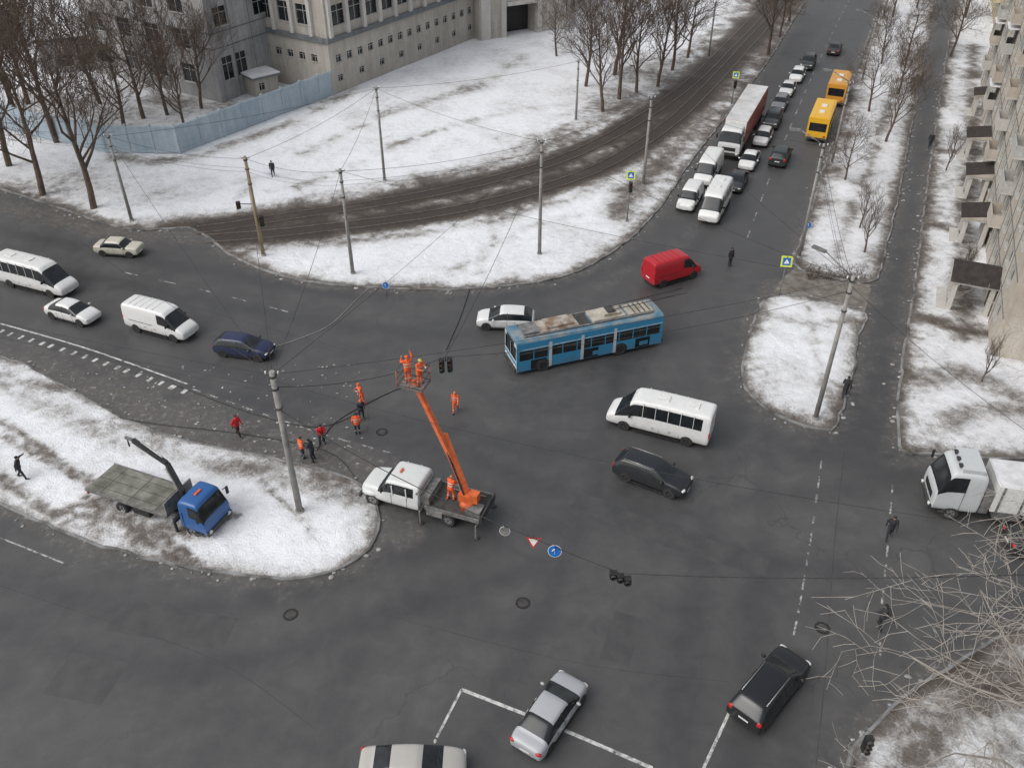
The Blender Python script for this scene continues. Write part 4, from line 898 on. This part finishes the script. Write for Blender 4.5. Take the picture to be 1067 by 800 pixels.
def shed(name,a,b,dep,h,mw,wins):
    a=G(*a).xy;b=G(*b).xy;e=empty(name,(0,0,0)); mb=MB(); u=(b-a).normalized(); d=Vector((-u.y,u.x)); q=[a,b,b+d*dep,a+d*dep]
    for i in range(4): wall_between(mb,q[i],q[(i+1)%4],0,h,wins if i==0 else [],mw,-1)
    c=(q[0]+q[2])/2; R=Matrix((Vector((u.x,u.y,0)),Vector((d.x,d.y,0)),Vector((0,0,1)))).transposed()
    mb.box((c.x,c.y,h+.12),((b-a).length+.7,dep+.7,.22),greyd,R); mb.box((c.x,c.y,h+.3),((b-a).length+.6,dep+.6,.14),SNOWP,R); mb.obj('walls_and_roof',e)
shed('low_outbuilding',(48,80),(120,72),7,4.5,grey,[(2,1,4,2.5),(5.4,1,7.4,2.5)])
shed('guard_booth',(268,104),(292,98),3,2.5,beige,[(.6,1,1.4,1.9)])
shed('old_workshop',(-140,62),(-5,52),12,9,beige,[(2+i*3.2,1+j*3.4,4+i*3.2,3+j*3.4) for i in range(6) for j in range(2)])
e=empty('concrete_fence',(0,0,0)); mb=MB()
fp=px([(-160,92),(-60,118),(40,145),(112,161),(188,162),(352,99)])
for i in range(len(fp)-1):
    a,b=fp[i],fp[i+1]; d=b-a; Ld=d.length; n=max(1,round(Ld/3)); u=d/Ld; nn=Vector((-u.y,u.x,0)); R=Matrix((u,nn,Vector((0,0,1)))).transposed()
    for k in range(n):
        c=a+d*((k+.5)/n); pl=Ld/n
        mb.box((c.x,c.y,1.75),(pl-.22,.12,3.0),fb,R)
        for s in (-1,1): 
            mb.box(Vector((c.x,c.y,3.1))+nn*s*.09,(pl-.24,.06,.2),fb,R); mb.box(Vector((c.x,c.y,.5))+nn*s*.09,(pl-.24,.06,.3),fb,R)
        c=a+d*(k/n); mb.box((c.x,c.y,1.75),(.21,.26,3.4),fb,R)
mb.obj('panels',e)
def apartment(name,a,length,dep,floors,mw,seed):
    rnd=random.Random(seed)
    a=a.xy; u=Vector((RD.x,RD.y)); d=Vector((RD.y,-RD.x)); h=floors*3+1.2; q=[a,a+d*dep,a+d*dep+u*length,a+u*length]
    e=empty(name,(0,0,0)); mb=MB(); nb=int(length/3.2)
    ww=[(.8+k*3.2,1.6+j*3,2.4+k*3.2,3.1+j*3) for k in range(nb) for j in range(floors)]
    W,U,n=wall_between(mb,q[3],q[0],0,h,ww,mw,-1)
    wall_between(mb,q[0],q[1],0,h,[(2+k*4,1.6+j*3,3.5+k*4,3.1+j*3) for k in range(3) for j in range(floors)],mw,-1)
    wall_between(mb,q[1],q[2],0,h,ww,mw,-1); wall_between(mb,q[2],q[3],0,h,[],mw,-1)
    R=Matrix((U,n,Vector((0,0,1)))).transposed()
    for k in range(nb):
        if k%5==2:
            for j in range(1,floors):
                z=.9+j*3; m2=rnd.choice([mw,light,mw,frame]); mb.box(at(q[3],U,1.6+k*3.2,z,n,.5),(2.9,1.0,.14),light,R)
                mb.box(at(q[3],U,1.6+k*3.2,z+.55,n,.97),(2.9,.08,.96),m2,R)
                for s in(-1,1): mb.box(at(q[3],U,1.6+k*3.2+s*1.42,z+.55,n,.47),(.06,.9,.96),m2,R)
                if rnd.random()<.5:
                    mb.box(at(q[3],U,1.6+k*3.2,z+1.75,n,.95),(2.8,.05,1.4),M['glass'],R)
                    for s in(-1.4,-.47,.47,1.4): mb.box(at(q[3],U,1.6+k*3.2+s,z+1.75,n,.96),(.08,.1,1.4),frame,R)
                    mb.box(at(q[3],U,1.6+k*3.2,z+2.5,n,.52),(3.0,1.1,.1),SNOWP,R)
        mb.box(at(q[3],U,k*3.2+.02,h/2,n,.01),(.08,.06,h-.02),greyd,R)
    for j in range(1,floors+1): mb.box(at(q[3],U,W/2,j*3+.35,n,.02),(W-.02,.07,.07),greyd,R)
    c=(q[0]+q[2])/2; mb.box((c.x,c.y,h+.1),(length+.8,dep+.8,.24),greyd,R); mb.box((c.x,c.y,h+.27),(length+.5,dep+.5,.1),SNOWP,R)
    mb.obj('walls_and_balconies',e); return e
apartment('apartment_building',G(1030,372),72,12,5,ap,1)
apartment('yellow_apartment_building',G(1040,60)+Vector((3,8,0)),50,12,5,yel,2)
rb=nmat('porch_roof',(.022,.017,.015),(.045,.036,.031),2,.8)
def porch(c,w=3.2,dep=3.0,h=3.0,gable=False):
    p=G(*c); e=empty('entrance_porch',p,math.atan2(RD.y,RD.x)); mb=MB()
    for s in (-1,1):
        mb.box((s*(w/2-.2),dep/2-.2,h/2),(.35,.35,h),light); mb.box((s*(w/2-.2),-dep/2+.3,h/2),(.35,.35,h),light)
    mb.box((0,-dep/2+.1,h/2),(w-.7,.2,h-.02),ap); mb.box((0,-dep/2+.22,1.1),(1.2,.08,2.2),M['darkgrey'])
    mb.box((0,0,h+.1),(w+.3,dep+.3,.2),light)
    if gable:
        vs=[(-w/2-.3,-dep/2-.2,h+.2),(w/2+.3,-dep/2-.2,h+.2),(w/2+.3,dep/2+.3,h+.2),(-w/2-.3,dep/2+.3,h+.2),(0,-dep/2-.2,h+1.1),(0,dep/2+.3,h+1.1)]
        mb.add(vs,[(0,3,5,4),(1,4,5,2)],rb); mb.add(vs,[(0,4,1),(3,2,5)],light)
    else:
        vs=[(-w/2-.25,-dep/2-.1,h+.75),(w/2+.25,-dep/2-.1,h+.75),(w/2+.25,dep/2+.35,h+.21),(-w/2-.25,dep/2+.35,h+.21),(-w/2-.25,-dep/2-.1,h+.21),(w/2+.25,-dep/2-.1,h+.21)]
        mb.add(vs,[(0,1,2,3)],rb); mb.add(vs,[(0,3,4),(1,5,2),(0,4,5,1)],ap)
    mb.box((0,dep/2+.3,.15),(w,.8,.3),light); mb.obj('canopy',e)
porch((1006,318),3.6,3.2,2.7,True); porch((1010,250),3,2.2,2.5); porch((1013,205),3,2,2.5); porch((1015,165),3.2,2.4,2.5); porch((1020,120),3,2,2.5)
# ---------------- trees -------------
def tree_mesh(name,seed,Ht,levels,mat,counts,droop=0,minr=.012,up=.35,start=.25,spread=.9,r0=None,reach=1.0):
    rnd=random.Random(seed); mb=MB(); mb.mi(mat)
    def seg(a,b,ra,rb,n):
        x=(b-a).normalized(); upv=Vector((0,0,1)) if abs(x.z)<.9 else Vector((1,0,0)); y=upv.cross(x).normalized(); z=x.cross(y); o=len(mb.v)
        for i in range(n):
            t=2*math.pi*i/n; ee=y*math.cos(t)+z*math.sin(t); mb.v.append(tuple(a+ee*ra)); mb.v.append(tuple(b+ee*rb))
        for i in range(n):
            j=(i+1)%n; mb.f.append([o+2*i,o+2*j,o+2*j+1,o+2*i+1]); mb.m.append(0); mb.sm.append(True)
    def br(p,d,Ln,r,lev):
        ns=6 if lev==0 else (4 if lev<3 else 2); n=8 if lev==0 else (5 if lev<2 else 3)
        pts=[p]; dd=d.copy(); rr=r
        for i in range(ns):
            w=Vector((rnd.gauss(0,1),rnd.gauss(0,1),rnd.gauss(0,.6)))*(.10 if lev==0 else .22)
            dd=(dd+w+Vector((0,0,up*.25-droop*lev*.06))).normalized() if lev>0 else (dd+w*.6+Vector((0,0,.2))).normalized()
            q=pts[-1]+dd*Ln/ns; r2=max(minr*.7,rr-(r*.75)/ns); seg(pts[-1],q,max(rr,minr),max(r2,minr*.8),n); pts.append(q); rr=r2
        if lev>=levels: return
        c=counts[lev]
        for k in range(c):
            t=start+(1-start)*(k+rnd.random())/c if lev==0 else .2+.8*(k+rnd.random())/c
            i=min(int(t*ns),ns-1); q=pts[i].lerp(pts[i+1],t*ns-i); ax=(pts[i+1]-pts[i]).normalized()
            s=ax.orthogonal().normalized(); s.rotate(Matrix.Rotation(rnd.random()*6.28,3,ax))
            nd=(ax*rnd.uniform(.5,.9)+s*spread*rnd.uniform(.6,1.1)+Vector((0,0,up*.6))).normalized()
            rc=r*(1-.7*t)*rnd.uniform(.45,.65)
            br(q,nd,Ln*rnd.uniform(.42,.62)*((1.1-.35*t)*reach if lev==0 else 1),max(rc,minr),lev+1)
    br(Vector((0,0,-.1)),Vector((0,0,1)),Ht*.72,r0 or Ht*.018,0)
    me=bpy.data.meshes.new(name); me.from_pydata(mb.v,[],mb.f); me.materials.append(mat); me.polygons.foreach_set('use_smooth',mb.sm); me.update(); return me
bark=nmat('bark',(.075,.052,.038),(.15,.11,.085),2,.9); barkl=nmat('bark_pale',(.26,.23,.195),(.44,.40,.355),1.5,.9)
T=[tree_mesh('bare_tree',s,12,4,bark,(12,6,5,4),minr=.013,up=u,spread=sp,reach=1.15) for s,u,sp in ((1,.45,.85),(2,.35,.95),(5,.5,.8))]
TS=tree_mesh('slim_tree',9,9,3,bark,(12,7,5),minr=.012,up=.9,spread=.6)
def tree(b,me,sc=1,rot=0,name='bare_tree',top=None):
    p=G(*b); o=bpy.data.objects.new(name,me); scene.collection.objects.link(o); o.location=p
    if top is not None: sc=topz(p,top)/12.5
    o.scale=(sc,sc,sc); o.rotation_euler[2]=rot; return o
tl=[((98,219),-10,0),((45,205),0,1),((10,175),-40,2),((60,150),-60,0),((150,125),-20,1),((105,110),-40,2),((175,122),-10,0),((210,115),0,2),((-30,190),-40,1),((-10,140),-60,0),((130,140),0,1),
 ((30,110),-60,2),((195,140),30,0),((20,130),-60,0),
 ((628,118),-5,2),((645,105),-30,0),((663,98),-20,1),((685,92),-30,2),((700,75),-40,0),((610,92),-30,1),((716,62),-40,1),((640,80),-60,2),
 ((800,58),-50,0),((812,40),-50,1),((822,24),-70,2),((838,0),-90,0),
 ((922,150),60,2),((905,118),40,1),((935,100),30,0),((918,68),0,2),((945,60),-10,1),((930,20),-50,0),((955,10),-60,2),((990,60),-30,1),((1005,20),-60,0),((880,190),120,1),
 ((580,60),-20,1)]
for i,(b,t,k) in enumerate(tl): tree(b,T[k],1,i*1.3,top=t)
for b,t in (((900,265),180),((895,240),170),((1000,300),235),((985,180),110),((1022,400),330)): tree(b,TS,1,b[0]*.7,top=t+0)
N1=tree_mesh('bare_tree',21,13,4,barkl,(9,5,4,3),minr=.014,up=.12,spread=1.1,droop=.5,start=.3,r0=.22,reach=1.6)
N2=tree_mesh('bare_tree',33,12,4,barkl,(9,5,4,3),minr=.014,up=.10,spread=1.15,droop=.6,start=.3,r0=.20,reach=1.6)
tree((1092,735),N1,1.0,.4); tree((1045,845),N2,.9,2.2); tree((1110,820),N1,1.0,4.0); tree((1125,455),N2,.85,1.0)
mb=MB(); rnd=random.Random(4)
for i in range(900):
    q=G(rnd.uniform(840,903),rnd.uniform(278,292)); d=Vector((rnd.gauss(0,.15),rnd.gauss(0,.15),rnd.uniform(.15,.45))); mb.tube(q,q+d,.02,.01,bark,3,False)
mb.obj('dead_hedge')
# ---------------- world & light -------------
w=bpy.data.worlds.new('World'); scene.world=w; w.use_nodes=True; nt=w.node_tree; bg=nt.nodes['Background']
sk=nt.nodes.new('ShaderNodeTexSky'); sk.sky_type='NISHITA'; sk.sun_disc=False
el=math.radians(48); az=math.radians(-115)
sk.sun_elevation=el; sk.sun_rotation=az; sk.air_density=1.5; sk.dust_density=4; sk.ozone_density=1
hs=nt.nodes.new('ShaderNodeHueSaturation'); hs.inputs['Saturation'].default_value=.3
nt.links.new(sk.outputs[0],hs.inputs['Color']); nt.links.new(hs.outputs[0],bg.inputs[0]); bg.inputs[1].default_value=.15
sun=bpy.data.lights.new('sun','SUN'); sun.energy=1.1; sun.angle=math.radians(60); sun.color=(1,.985,.97)
so=bpy.data.objects.new('sun',sun); scene.collection.objects.link(so)
sd=Vector((math.sin(az)*math.cos(el),math.cos(az)*math.cos(el),math.sin(el))); so.rotation_euler=sd.to_track_quat('Z','Y').to_euler()
cam=bpy.data.cameras.new('camera'); co=bpy.data.objects.new('camera',cam); scene.collection.objects.link(co); scene.camera=co
co.location=(0,0,H); co.rotation_euler=(math.pi/2-TH,0,0); cam.sensor_fit='HORIZONTAL'; cam.angle=2*math.atan(533.5/F); cam.clip_end=6000; cam.clip_start=.5
scene.view_settings.view_transform='Standard'; scene.view_settings.look='None'; scene.view_settings.exposure=0
